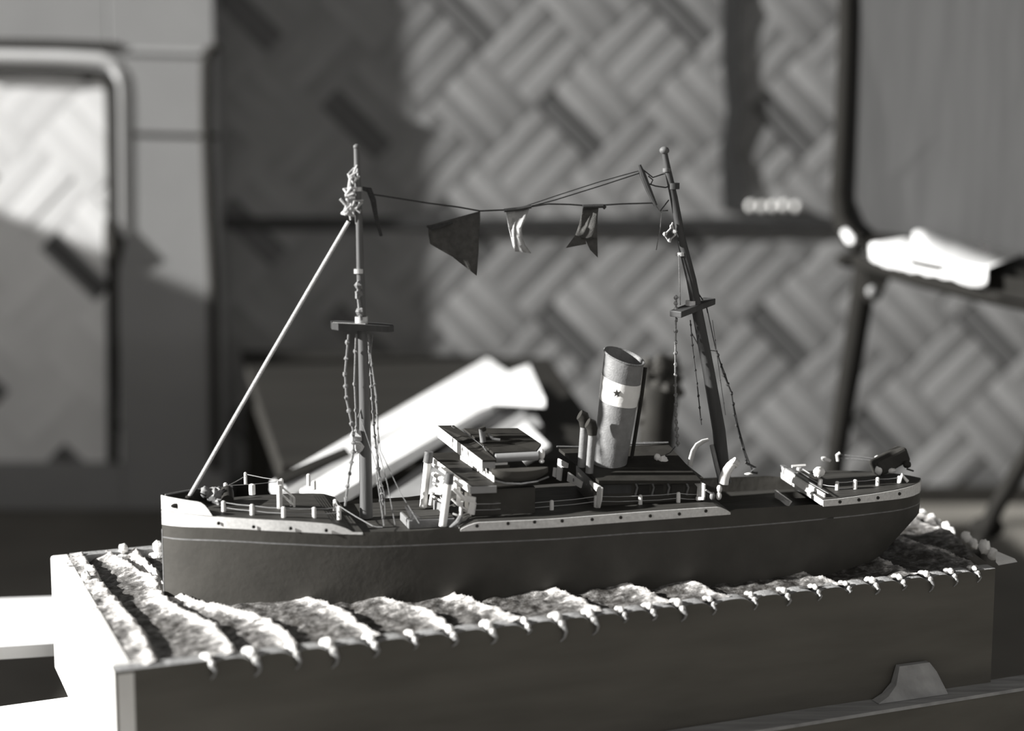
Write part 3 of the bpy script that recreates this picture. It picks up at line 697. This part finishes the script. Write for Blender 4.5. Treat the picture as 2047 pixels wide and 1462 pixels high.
# lifeboat at the near side
def lifeboat(name, c, L, Wd, H, par, keelm, rim=True):
    q = MB(); n = 16; mrow = 7; vs = []
    for i in range(n+1):
        u = -1+2*i/n; w = (1-abs(u)**2.6)**.6*Wd; h = H*(1-abs(u)**3*.55)
        for j in range(mrow):
            a = math.pi*j/(mrow-1); vs.append((c[0]+u*L, c[1]+math.cos(a)*w, c[2]+H*.15*abs(u)**2-math.sin(a)*h))
    fs = [(i*mrow+j, i*mrow+j+1, (i+1)*mrow+j+1, (i+1)*mrow+j) for i in range(n) for j in range(mrow-1)]
    fs += [tuple([i*mrow for i in range(n+1)]+[i*mrow+mrow-1 for i in range(n, -1, -1)])]
    q.add(vs, fs); o = q.build(name, M_hull, par, smooth=True)
    return o
lb = lifeboat('lifeboat', (.3450, -.057, .1200), .028, .008, .0115, ship, None)
q = MB(); q.tube([(.3190, -.0635, .1115), (.330, -.0640, .1085), (.345, -.0642, .1075), (.360, -.0640, .1092), (.3725, -.0635, .1135)], .0008, 6); q.build('keel', M_line, lb)
# king posts and rails in front of the bridge
def kingpost(x0, y0, x1, y1, t, ycap):
    k = pipe(x0, y0, x1, ycap, t, .0039, M_white, 'king_post')
    pipe(x1, ycap+1, x1+3, y1, t, .0050, M_capg, 'post_cap', k, .0044); return k
kingpost(846, 1014, 855, 903, .030, 924); kingpost(885, 1052, 896, 946, -.058, 966)
pipe(861, 1010, 865, 985, .022, .0024, M_white, 'rail_post'); pipe(921, 1030, 923, 1003, -.05, .0020, M_white, 'rail_post')
for pts, r in (([(866, 930), (880, 938), (893, 948)], .0022), ([(866, 948), (880, 957), (889, 966)], .0030), ([(866, 967), (889, 984)], .0013), ([(866, 993), (884, 1003)], .0016),
               ([(906, 977), (918, 988), (930, 1000)], .0026), ([(903, 998), (916, 1010), (938, 1022)], .0014), ([(908, 960), (925, 973)], .0022), ([(905, 1027), (925, 1035)], .0014)):
    q = MB(); q.tube([T(x, y, lerp_tab([(860, .025), (885, -.02), (900, -.052), (940, -.056)], x)) for x, y in pts], r*.72, 8); q.build('front_rail', M_white, ship)
q = MB(); q.plate([T(928, 990, -.056), T(950, 995, -.060), T(949, 1008, -.060), T(930, 1003, -.056)], (.001, .001, 0)); q.build('front_board', M_white, ship)
q = MB(); q.plate([T(914, 975, -.052), T(918, 975, -.052), T(920, 1010, -.052), T(911, 1010, -.052)], (.001, .001, 0)); q.build('front_board', M_white, ship)
q = MB(); q.plate([T(870, 944, .018), T(886, 955, -.02), T(886, 968, -.02), T(864, 962, .018)], (.001, .001, 0)); q.build('front_board', M_white, ship)
q = MB(); q.plate([T(939, 1004, -.060), T(949, 1006, -.060), T(945, 1030, -.060), T(934, 1026, -.060)], (.002, .001, 0)); q.build('corner_post', M_white, ship)
q = MB(); q.tube([T(921, 1033, -.062), T(915, 1045, -.066), T(900, 1056, -.068)], [.0022, .003, .0016], 8); q.build('ladder', M_funnel, ship)
q = MB(); q.plate([T(808, 1012, -.050), T(836, 1036, -.052), T(834, 1046, -.052), T(822, 1040, -.052)], (.002, .001, 0)); q.build('hatch_board', M_funnel, ship)
q = MB(); q.plate([T(866, 1000, .015), T(884, 1010, -.03), T(884, 1045, -.04), T(880, 1045, -.03), T(866, 1020, .015)], (.002, .001, 0)); q.build('screen_board', M_funnel, ship)
# midship rail posts
mp_ = [post(944, 1030, h=.004), post(1021, 1027), post(1103, 1021, h=.0105), post(1193, 1015, h=.0125, r=.0030), post(1280, 1010, h=.0105), post(1356, 1006, h=.0112), post(1396, 1002, h=.008)]
wires(mp_[1:], (.0012, .0062))
wires([T(950, 1008, -.06), mp_[1]], (.0, .006))
# ---- funnel deckhouse
fz0 = zT(.45)
fh = pbox(.422, .535, -.040, .042, fz0, .1015).build('boiler_house', M_hull, ship, bevel=.0006)
q = MB(); q.plate([(.4055, .050, .1172), (.4250, -.052, .1050), (.5290, -.052, .1010), (.5230, .050, .1172)], (0, 0, -.0030)); q.build('boiler_roof', M_roof, fh)
q = MB(); q.tube([T(1113, 893, .050), T(1170, 894, .050)], .0009, 6); q.build('roof_edge', M_thread, fh)
q = MB(); q.tube([T(1250, 888, .050), T(1290, 887, .050), T(1336, 885, .050)], [.0009, .0016, .0008], 6); q.build('roof_edge', M_thread, fh)
def facepl(pix, t0, t1, name, m_, par, thick=(.0014, 0, 0)):
    q = MB(); x0 = min(p[0] for p in pix); x1 = max(p[0] for p in pix)
    q.plate([T(x, y, t0+(t1-t0)*(x-x0)/max(1, x1-x0)) for x, y in pix], thick); return q.build(name, m_, par)
facepl([(1115, 917), (1134, 927), (1133, 936), (1123, 934), (1120, 962), (1112, 958)], .046, .020, 'door_frame', M_white, fh)
facepl([(1135, 944), (1163, 964), (1160, 976), (1146, 968), (1133, 962)], .018, -.014, 'notice_board', M_white, fh)
q = MB(); c = T(1147, 960, .000); q.ell(c+Vector((-.0004, 0, 0)), (.0006, .0016, .0018), 8, 6, .3); q.build('painted_mark', M_funnel, fh)
facepl([(1106, 935), (1112, 936), (1110, 955), (1104, 952)], .052, .048, 'lamp_box', M_white, fh)
facepl([(1178, 961), (1196, 971), (1203, 976), (1201, 1000), (1197, 1016), (1191, 1016), (1193, 984), (1179, 968)], -.036, -.060, 'corner_post', M_strake, fh)
facepl([(1386, 956), (1408, 969), (1407, 994), (1392, 994), (1394, 974), (1384, 962)], -.036, -.056, 'corner_post', M_white, fh)
facepl([(1391, 994), (1407, 994), (1406, 1000), (1391, 1000)], -.05, -.056, 'corner_foot', M_strake, fh)
for x0, x1, y0, y1 in ((1206, 1262, 970, 988), (1276, 1298, 971, 990), (1308, 1326, 971, 988), (1342, 1366, 969, 988)):
    q = MB(); q.plate([T(x0, y0, -.041), T(x1, y0-1, -.041), T(x1, y1-2, -.041), T(x0, y1, -.041)], (0, .0014, 0)); q.build('side_panel', M_mast2 if x0 < 1270 else M_deck, fh)
q = MB(); q.tube([T(1275, 967, -.041), T(1366, 963, -.041)], .0009, 6); q.build('roof_edge', M_thread, fh)
for x in (1270, 1303, 1334, 1372):
    q = MB(); q.tube([T(x, 965, -.0415), T(x+4, 975, -.0415), T(x, 990, -.0415)], .0012, 6); q.build('window_frame', M_line, fh)
# ---- funnel
f0, f1 = T(1216, 946, 0), T(1248, 713, 0)
q = MB(); n = 28; vs = []; fs = []; prof = [0, .06, .5, .66, .675, .8, .985, 1.0]
ax = (f1-f0)
def fring(u, r, tilt=0):
    c = f0+ax*u; return [Vector((c.x+r*math.cos(2*math.pi*j/n), c.y+r*math.sin(2*math.pi*j/n), c.z-tilt*math.cos(2*math.pi*j/n)*r+tilt*.9*math.sin(2*math.pi*j/n)*r)) for j in range(n)]
def frad(u): return .0172+.0028*u
def funnel_part(us, name, m_, par, extra=0, inner=False):
    q = MB(); vs = []
    for u in us: vs += fring(u, frad(u)+extra, .28*u)
    fs = [(i*n+j, i*n+(j+1) % n, (i+1)*n+(j+1) % n, (i+1)*n+j) for i in range(len(us)-1) for j in range(n)]
    if inner:
        o = len(vs)
        for u in (us[-1], us[-1]-.25): vs += fring(u, frad(u)-.0014, .28*u)
        k = len(us)-1
        fs += [(k*n+j, k*n+(j+1) % n, o+(j+1) % n, o+j) for j in range(n)]+[(o+j, o+(j+1) % n, o+n+(j+1) % n, o+n+j) for j in range(n)]
        fs += [tuple(range(o+n, o+2*n))]
    q.add(vs, fs); return q.build(name, m_, par, smooth=True)
fn = funnel_part([0, .1, .3, .5, .62, .82, .9, 1.0], 'funnel', M_funnel, ship, inner=True)
funnel_part([.615, .70, .815], 'funnel_band', M_white, fn, .0004)
q = MB(); ring_ = fring(1.0, frad(1.0), .28); q.tube(ring_+[ring_[0]], .0011, 6, False); q.build('funnel_rim', M_thread, fn, smooth=True)
q = MB(); ri = fring(.83, frad(.83)-.0016, .23); q.add(ri, [tuple(range(n))]); q.build('funnel_mouth', M_black, fn)
# dark star on the band, wrapped on its camera side
c0 = f0+ax*.715; th0 = math.radians(-112); rr = frad(.715)+.0009
q = MB(); vs = [(c0.x+rr*math.cos(th0), c0.y+rr*math.sin(th0), c0.z)]; 
p = T(1225, 776, 0)
for i in range(10):
    R = .0044 if i % 2 == 0 else .0019; a = math.pi/2+i*math.pi/5
    th_ = th0-R*math.cos(a)/rr*-1; vs.append((c0.x+rr*math.cos(th_), c0.y+rr*math.sin(th_), c0.z+R*math.sin(a)))
vs2 = [(x, y-.0005, z) for x, y, z in vs]; q.add(vs2, [(0, i, i % 10+1) for i in range(1, 11)]); q.build('star', M_black, fn)
# ventilators before the funnel
for x0, y0, x1, y1, t in ((1162, 934, 1168, 850, -.022), (1178, 946, 1184, 866, -.034)):
    v_ = pipe(x0, y0, x1, y1, t, .0040, M_funnel, 'ventilator'); a = T(x1, y1, t)
    q = MB(); q.tube([a-Vector((0, 0, .002)), a+Vector((0, 0, .004)), a+Vector((-.0015, 0, .0085)), a+Vector((-.005, 0, .0105))], [.0046, .0056, .0062, .0052], 12); q.build('cowl', M_black, v_, smooth=True)
# steam pipe behind the funnel
q = MB(); q.tube([T(1290, 735, .012), T(1283, 790, .012), T(1262, 920, .012)], .0020, 8); q.build('steam_pipe', M_black, fn, smooth=True)
# curved vent pipes aft
def vent(pts, t, rs, nm='curved_ventilator'):
    q = MB(); q.tube([T(x, y, t) for x, y in pts], rs, 12); return q.build(nm, M_white, ship, smooth=True)
vent([(1379, 932), (1381, 918), (1386, 902), (1394, 890), (1405, 883), (1416, 879)], .02, [.0026, .0026, .0027, .0027, .0024, .0016])
vent([(1446, 968), (1448, 955), (1453, 942), (1460, 932), (1468, 924)], -.035, [.0052, .0052, .0050, .0048, .0042])
a = T(1468, 924, -.035); q = MB(); q.tube([a+Vector((-.002, 0, .001)), a+Vector((.003, 0, -.003))], [.0050, .0046], 12); q.build('vent_mouth', M_strake, ship, smooth=True)
q = MB(); q.tube([T(1423, 890, -.0), T(1432, 930, -.01), T(1440, 962, -.018)], .0024, 10); q.build('derrick_post', M_funnel, ship, smooth=True)
q = MB(); q.ell(T(1325, 925, .005), (.0058, .005, .0070), 12, 8, .15); q.ell(T(1314, 914, .005), (.0036, .003, .0036), 10, 6, .15); q.build('capstan', M_white, ship, smooth=True)
p = T(1437, 962, -.04)
for x, y, mm2 in ((1438, 978, M_strake), (1437, 992, M_white), (1424, 992, M_funnel)):
    q = MB(); q.ell(T(x, y, -.055), (.0030, .0030, .0042), 10, 6); q.build('bollard', mm2, ship, smooth=True)
q = MB(); q.tube([T(1411, 980, -.056), T(1424, 988, -.056)], .0010, 6); q.build('rail_wire', M_wire, ship)
q = MB(); q.ell(T(1497, 948, .03), (.0048, .003, .0014), 10, 6, .1); q.build('deck_cleat', M_white, ship, smooth=True)
q = MB(); q.tube([T(1490, 925, .03), T(1510, 935, .03), T(1500, 944, .03), T(1514, 946, .03)], .0014, 6); q.build('deck_winch', M_mast2, ship)
# ---- poop
zp = zT(.70)
q = MB(); q.plate([T(1562, 934, .060), T(1648, 988, -.058), T(1648, 1000, -.058), T(1642, 1004, -.058), T(1632, 992, -.046), T(1622, 990, -.036), T(1590, 970, .010), T(1580, 963, .028), T(1573, 958, .040), T(1566, 958, .056)], (.0014, 0, 0))
pf = q.build('poop_front', M_white, ship)
q = MB(); q.plate([T(1560, 932, .060), T(1650, 985, -.058), T(1656, 988, -.06), T(1568, 932, .062)], (0, 0, .0012)); q.build('poop_edge', M_funnel, ship)
q = MB(); q.plate([T(1548, 980, .03), T(1580, 1003, -.01), T(1574, 1012, -.01), T(1550, 1000, .03)], (.002, 0, 0)); q.build('poop_door_panel', M_strake, ship)
def pz(px, py): return dk(px, py)
PN = [post(1638, 976, h=.0095, r=.0026, lean=.001), post(1673, 981, h=.0098), post(1709, 979, h=.0105, r=.0024), post(1754, 972, h=.0092), post(1797, 967, h=.0082)]
PF = [post(1596, 946, h=.0075, r=.0020)]
wires([PF[0], PN[0]], (.0004, .0055), r=.0007); wires([PN[0], PN[1]], (.0055,)); wires([PN[1], PN[2]], (.0015, .0080), r=.0006); wires(PN[2:], (.002,))
q = MB(); q.tube([T(1583, 933, .045), T(1610, 931, .045)], .0016, 6); q.build('rail_cap', M_white, ship)
for x, y, sx, sz in ((1637, 944, .0062, .0058), (1651, 919, .0062, .0024), (1754, 922, .0042, .0060), (1757, 940, .0040, .0055), (1782, 941, .0048, .0030)):
    t_ = {1637: -.030, 1651: .045, 1754: .03, 1757: .01, 1782: .01}[x]
    q = MB(); q.ell(T(x, y, t_), (sx, .004, sz), 12, 8, .12, Matrix.Rotation(.35 if x in (1637, 1651) else 0, 3, 'Y')); q.build('deck_fitting', M_white if x != 1754 else M_strake, ship, smooth=True)
q = MB(); q.tube([T(1675, 922, .055), T(1673, 910, .055), T(1679, 906, .055)], .0018, 8); q.build('far_post', M_strake, ship)
for dy in (0, 7):
    q = MB(); q.tube([T(1680, 909+dy, .055), T(1745, 917+dy*.6, .045)], .0006, 5); q.build('rail_wire', M_thread, ship)
q = MB(); q.tube([T(1798, 965, -.02), T(1803, 950, -.02), T(1814, 963, -.02)], .0020, 8); q.build('stern_fitting', M_white, ship, smooth=True)
# covered dark box at the stern
c = T(1779, 921, .02)
R = Matrix.Translation(c) @ Matrix.Rotation(-.38, 4, 'Y') @ Matrix.Rotation(.2, 4, 'Z')
q = MB(); q.box((-.020, -.010, -.0085), (.019, .010, .0085), R); q.build('covered_locker', M_deck, ship, bevel=.003)
q = MB(); q.ell(T(1813, 929, .01), (.0045, .004, .004), 10, 6, .1); q.tube([T(1813, 938, .01), T(1826, 942, .01)], .0010, 6); q.build('stern_lamp', M_black, ship, smooth=True)

# ================================================================== TABLE, PLANKS, WEDGE UNDER AND BESIDE THE BOX
TZ = -0.125
tb = thing('low_table', 'long low table with sunlit white top and added dark shade panel under the ship box', 'table', (0, 1.6, FZ))
def lt(p): return Vector(p)-Vector((0, 1.6, FZ))
d21 = Vector((math.cos(BA), math.sin(BA), 0)); n21 = Vector((-d21.y, d21.x, 0))
pB = Pz(0, 1412, TZ); pC = Pz(2047, 1371, TZ+.0035); pC0 = Pz(1490, 1460, TZ+.0035)
pC.z = pC0.z = TZ
dC = (pC-pC0).normalized()
def quad(name, pts, th_, m_, par, off, **k):
    q = MB(); q.plate([Vector(p)-Vector(off) for p in pts], (0, 0, -th_)); return q.build(name, m_, par, **k)
back0 = Pz(-60, 1421, TZ); back1 = Pz(135, 1394, TZ); 
off = (0, 1.6, FZ)
bd = (back1-back0).normalized()
b_far = back1+bd*.78
f_far = pC-dC*.02; f_near = pC-dC*1.0
quad('table_top', [back0, b_far, Pz(1940, 1352, TZ), f_far-dC*.08, f_near], .010, M_bench, tb, off)
q = MB(); A_ = lt(pC-dC*.62); B_ = lt(pC+dC*.2); q.plate([A_, B_, B_-Vector((0, 0, .215)), A_-Vector((0, 0, .215))], Vector((dC.y, -dC.x, 0))*-.012); q.v = [(x+.0, y+.0006, z-.0002) for x, y, z in q.v]; q.v = [(x+dC.y*.004, y-dC.x*.004, z) for x, y, z in q.v]; q.build('shade_panel', M_box, tb)  # added dark panel, stands in for the shade below the table edge
for p in (back0+Vector((.08, -.05, 0)), b_far+Vector((-.08, -.06, 0)), f_near+Vector((.15, .14, 0)), f_far+Vector((-.05, .04, 0))):
    q = MB(); v = lt(p); q.box((v.x-.015, v.y-.015, 0), (v.x+.015, v.y+.015, TZ-.014-FZ)); q.build('leg', M_bench, tb)
# front lath on the table edge, its dim grey painting the box's shade
q = MB(); A_ = lt(pC0+Vector((-.16, -.055, 0)) if False else pC-dC*.5); B_ = lt(pC+dC*.2); nn = Vector((-dC.y, dC.x, 0))*.028
oo = Vector((dC.y, -dC.x, 0))*.005; q.plate([A_+oo, B_+oo, B_+nn, A_+nn], (0, 0, .0035)); q.build('edge_lath', M_bench2, tb)
# second plank behind, sunlit
ft, bt = .012, 0
q = MB(); Z2 = -0.112
f0_, f1_ = Pz(-60, 1298, Z2), Pz(96, 1288, Z2); dd = (f1_-f0_).normalized()
g0, g1 = Pz(-60, 1198, Z2), Pz(96, 1204, Z2)
pl = [f0_, f1_+dd*.25, g1+dd*.25, g0]
tr = thing('bench', 'wide sunlit white bench board behind the left end of the ship box', 'bench', (-.45, 2.0, FZ))
wp = MB(); wp.plate([p-Vector((-.45, 2.0, FZ)) for p in pl], (0, 0, -.014)); wp.build('seat_board', M_bench, tr)
for x in (.08, .14):
    q = MB(); q.box((x-.015, -.05, 0), (x+.015, .07, Z2-.014-FZ)); q.build('leg', M_table, tr)
q = MB(); q.box((-.36, .02, 0), (-.33, .08, Z2-.014-FZ)); q.build('leg', M_table, tr)
# wedge in front of the box
def along(px, py, z):                     # point on the plane just before the dark front board
    y0, y1 = 1.2, 2.4
    for _ in range(50):
        ym = (y0+y1)/2; v = RB @ (Py(px, py, ym)-Vector((O.x, O.y, 0)))
        if v.y > -.002: y1 = ym
        else: y0 = ym
    v = RB @ (Py(px, py, y0)-Vector((O.x, O.y, 0))); return v.x
w = MB(); zb_, zt2 = TZ+.0038, TZ+.0038+.034
xs_ = [along(1742, 1385, 0), along(1762, 1375, 0), along(1780, 1355, 0), along(1790, 1330, 0), along(1850, 1320, 0), along(1862, 1340, 0), along(1880, 1365, 0)]
hs_ = [0.0006, .006, .016, .034, .034, .024, .0006]
Rw = Matrix.Rotation(BA, 4, 'Z')
def wv(x, y, z): v = Rw @ Vector((x, y, 0)); return (v.x+O.x, v.y+O.y, z)
vs = []
for x, h in zip(xs_, hs_): vs += [wv(x, -.016, zb_), wv(x, -.003, zb_), wv(x, -.003, zb_+h), wv(x, -.003-.013*(1-.5*h/.034), zb_+h)]
k = len(xs_); fs = [(i*4+j, i*4+(j+1) % 4, (i+1)*4+(j+1) % 4, (i+1)*4+j) for i in range(k-1) for j in range(4)]+[(0, 1, 2, 3), (k*4-4, k*4-1, k*4-2, k*4-3)]
w.add(vs, fs)
o = w.build('wooden_wedge', M_bench2, None, bevel=.001); o['label'] = 'small grey wedge block standing against the dark front of the box'; o['category'] = 'block'

# ================================================================== BACKGROUND TABLE WITH WHITE PLANKS
dt = thing('dark_table', 'low dark table between the ship and the plaited wall', 'table', (-.25, 2.7, FZ))
off = (-.25, 2.7, FZ)
quad('table_top', [(-.30, 2.33, 0), (.14, 2.36, 0), (.068, 3.24, 0), (-.50, 3.33, 0)], .02, M_table, dt, off, bevel=.003)
quad('apron', [(-.29, 2.35, -.02), (.12, 2.38, -.02), (.055, 3.2, -.02), (-.48, 3.3, -.02)], .06, M_table, dt, off)
for p in ((-.27, 2.37), (.10, 2.40), (.04, 3.18), (-.46, 3.26)):
    q = MB(); q.box((p[0]+.25-.02, p[1]-2.7-.02, 0), (p[0]+.25+.02, p[1]-2.7+.02, -.08-FZ)); q.build('leg', M_table, dt)
def plank(pix, z, th_, m_, label, z2=None):
    pts = [Pz(x, y, z) for x, y in pix]; q = MB(); q.plate(pts, (0, 0, -th_)); o = q.build('plank', m_, None, bevel=.001)
    o['label'] = label; o['category'] = 'plank'; o['group'] = 'planks lying on the dark table'; return o
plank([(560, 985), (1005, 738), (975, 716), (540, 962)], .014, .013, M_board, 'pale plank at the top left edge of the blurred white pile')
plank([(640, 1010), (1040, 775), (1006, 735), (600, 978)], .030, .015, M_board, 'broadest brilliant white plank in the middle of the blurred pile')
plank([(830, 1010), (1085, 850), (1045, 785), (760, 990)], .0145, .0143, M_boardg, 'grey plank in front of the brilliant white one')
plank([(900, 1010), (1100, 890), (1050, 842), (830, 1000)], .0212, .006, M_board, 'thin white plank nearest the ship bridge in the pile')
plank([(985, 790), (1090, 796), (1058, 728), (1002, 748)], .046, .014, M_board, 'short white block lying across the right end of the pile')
plank([(560, 965), (700, 905), (690, 893), (550, 952)], .022, .005, M_table, 'thin dark lath lying along the left end of the white pile')

# dark upright bundle behind the funnel
ur = thing('dark_urn', 'tall dark urn holding a dark dried bunch, blurred behind the funnel', 'urn', (Py(1313, 800, 2.45).x, 2.45, FZ))
ub = Vector((Py(1313, 800, 2.45).x, 2.45, FZ))
zt_ = Py(1313, 775, 2.45).z-FZ
q = MB(); q.tube([(0, 0, 0), (0, 0, .02), (0, 0, .12), (0, 0, .24), (0, 0, zt_-.06), (.004, 0, zt_-.01), (.006, 0, zt_)], [.036, .038, .028, .024, .0245, .0255, .0265], 20); q.build('body', M_urn, ur, smooth=True)
random.seed(5)
for i in range(26):
    px = random.uniform(1286, 1348); py = random.uniform(728, 790)
    v = Py(px, py, 2.45+random.uniform(-.015, .015))-ub; q = MB(); q.ell(v, (random.uniform(.009, .014), .008, random.uniform(.008, .013)), 8, 6, .3); q.build('dried_leaf', M_leaf, ur, smooth=True)
for px, py in ((1272, 806), (1282, 818), (1290, 828), (1286, 838), (1297, 850), (1290, 860), (1300, 872)):
    v = Py(px, py, 2.44)-ub; q = MB(); q.ell(v, (.008, .005, .0065), 8, 6, .3); q.tube([v, Vector((0, 0, v.z-.01))], .0015, 5); q.build('dried_leaf', M_leaf, ur, smooth=True)

# ================================================================== CHAIR AT RIGHT
ch = thing('tubular_chair', 'black tubular chair with plain grey cloth back and white sheet on its seat', 'chair', (.75, 2.85, FZ))
co = Vector((.75, 2.85, FZ))
def cp(px, py, y): return Py(px, py, y)-co
q = MB(); q.tube([cp(1698, -60, 3.02), cp(1694, 120, 3.02), cp(1686, 300, 3.02), cp(1680, 390, 3.02), cp(1684, 440, 3.01), cp(1702, 474, 2.99), cp(1722, 492, 2.97)], .0172, 12); q.build('back_post', M_tube, ch, smooth=True)
q = MB(); q.tube([cp(1688, 462, 2.985), cp(1700, 478, 2.975), cp(1716, 490, 2.965)], [.006, .0085, .006], 10); q.build('pale_bend', M_sheet, ch, smooth=True)  # pale strip on the bend of the post
q = MB(); q.plate([cp(1700, -60, 3.012), cp(2250, -60, 2.84), cp(2250, 560, 2.84), cp(1830, 474, 2.975), cp(1715, 462, 3.005), cp(1692, 430, 3.012)], (0, .006, 0)); q.build('back_cloth', M_cloth, ch)
# rear leg and front leg
q = MB(); q.tube([cp(1735, 520, 2.93), cp(1722, 600, 2.93), cp(1703, 720, 2.94), cp(1684, 830, 2.95), cp(1664, 960, 2.96), Vector((cp(1655, 1010, 2.97).x, 2.97-2.85, 0))], [.021, .019, .0185, .0175, .017, .016], 12); q.build('leg', M_tube, ch, smooth=True)
q = MB(); q.tube([cp(2120, 800, 2.75), cp(2047, 922, 2.76), cp(1992, 1015, 2.78), cp(1955, 1090, 2.80), Vector((cp(1930, 1200, 2.8).x, -.05, 0))], .013, 12); q.build('leg', M_tube, ch, smooth=True)
q = MB(); q.ell(cp(1972, 1055, 2.80), (.028, .02, .018), 12, 8); q.build('foot', M_tube, ch, smooth=True)
# seat rail, cap and bracket
q = MB(); q.tube([cp(1712, 520, 2.93), cp(1740, 532, 2.90), cp(1860, 565, 2.80), cp(1975, 592, 2.70), cp(2140, 625, 2.58)], .0115, 10); q.build('seat_rail', M_tube, ch, smooth=True)
q = MB(); q.ell(cp(1700, 520, 2.94), (.024, .014, .013), 12, 8); q.build('rail_cap', M_tube, ch, smooth=True)
q = MB(); q.plate([cp(1728, 530, 2.91), cp(1785, 545, 2.90), cp(1770, 575, 2.90), cp(1758, 600, 2.90), cp(1738, 606, 2.90), cp(1722, 590, 2.91)], (0, .006, 0)); bk_ = q.build('bracket', M_tube, ch)
q = MB(); q.ell(cp(1743, 583, 2.895), (.0085, .004, .009), 10, 8); q.build('rivet', M_boardg, bk_, smooth=True)
q = MB(); q.plate([cp(1745, 500, 2.92), cp(1700, 455, 3.02), cp(1830, 474, 2.97), cp(2120, 534, 2.88), cp(2180, 590, 2.55), cp(1975, 547, 2.66)], (0, 0, -.012)); q.build('seat', M_tube, ch)
q = MB(); q.plate([cp(1975, 547, 2.66), cp(2160, 575, 2.55), cp(2150, 622, 2.55), cp(1975, 587, 2.66)], (0, .01, 0)); q.build('seat_side', M_tube, ch)
# white sheet: top and scalloped hanging edge
sh = MB()
topf = [(1742, 492, 2.905), (1800, 505, 2.86), (1860, 517, 2.81), (1920, 528, 2.72), (1975, 537, 2.64)]
low = [(1742, 516), (1748, 528), (1760, 534), (1772, 532), (1790, 540), (1806, 538), (1822, 545), (1838, 543), (1854, 551), (1872, 550), (1888, 557), (1906, 557), (1922, 566), (1944, 572), (1962, 573), (1974, 566)]
def yat(x): return lerp_tab([(p[0], p[2]) for p in topf], x)
n = 16; pts_t = []; pts_b = []
for i in range(n):
    x = 1740+(1975-1740)*i/(n-1); ty = lerp_tab([(p[0], p[1]) for p in topf], x)
    pts_t.append(Py(x, ty, yat(x)-.004)); pts_b.append(Py(low[i][0], low[i][1], yat(x)-.006))
backp = [(1743, 489, 2.915), (1770, 485, 2.925), (1790, 482, 2.93), (1812, 478, 2.935), (1828, 482, 2.93), (1824, 463, 2.975), (1850, 464, 2.965), (1900, 474, 2.945), (1950, 485, 2.93), (2000, 497, 2.91), (2046, 508, 2.89)]
bkp = []
for i in range(n):
    u = i/(n-1)*(len(backp)-1); k = min(int(u), len(backp)-2); f = u-k; A_, B_ = backp[k], backp[k+1]
    bkp.append(Py(A_[0]+(B_[0]-A_[0])*f, A_[1]+(B_[1]-A_[1])*f, A_[2]+(B_[2]-A_[2])*f))
vs = pts_b+pts_t+bkp; fs = [(r*n+i, r*n+i+1, (r+1)*n+i+1, (r+1)*n+i) for r in range(2) for i in range(n-1)]
sh.add(vs, fs); o = sh.build('white_sheet', M_sheet, None, smooth=True)
so = o.modifiers.new('solid', 'SOLIDIFY'); so.thickness = .002
o['label'] = 'brilliant sunlit white cloth draped over the chair seat at right'; o['category'] = 'cloth'
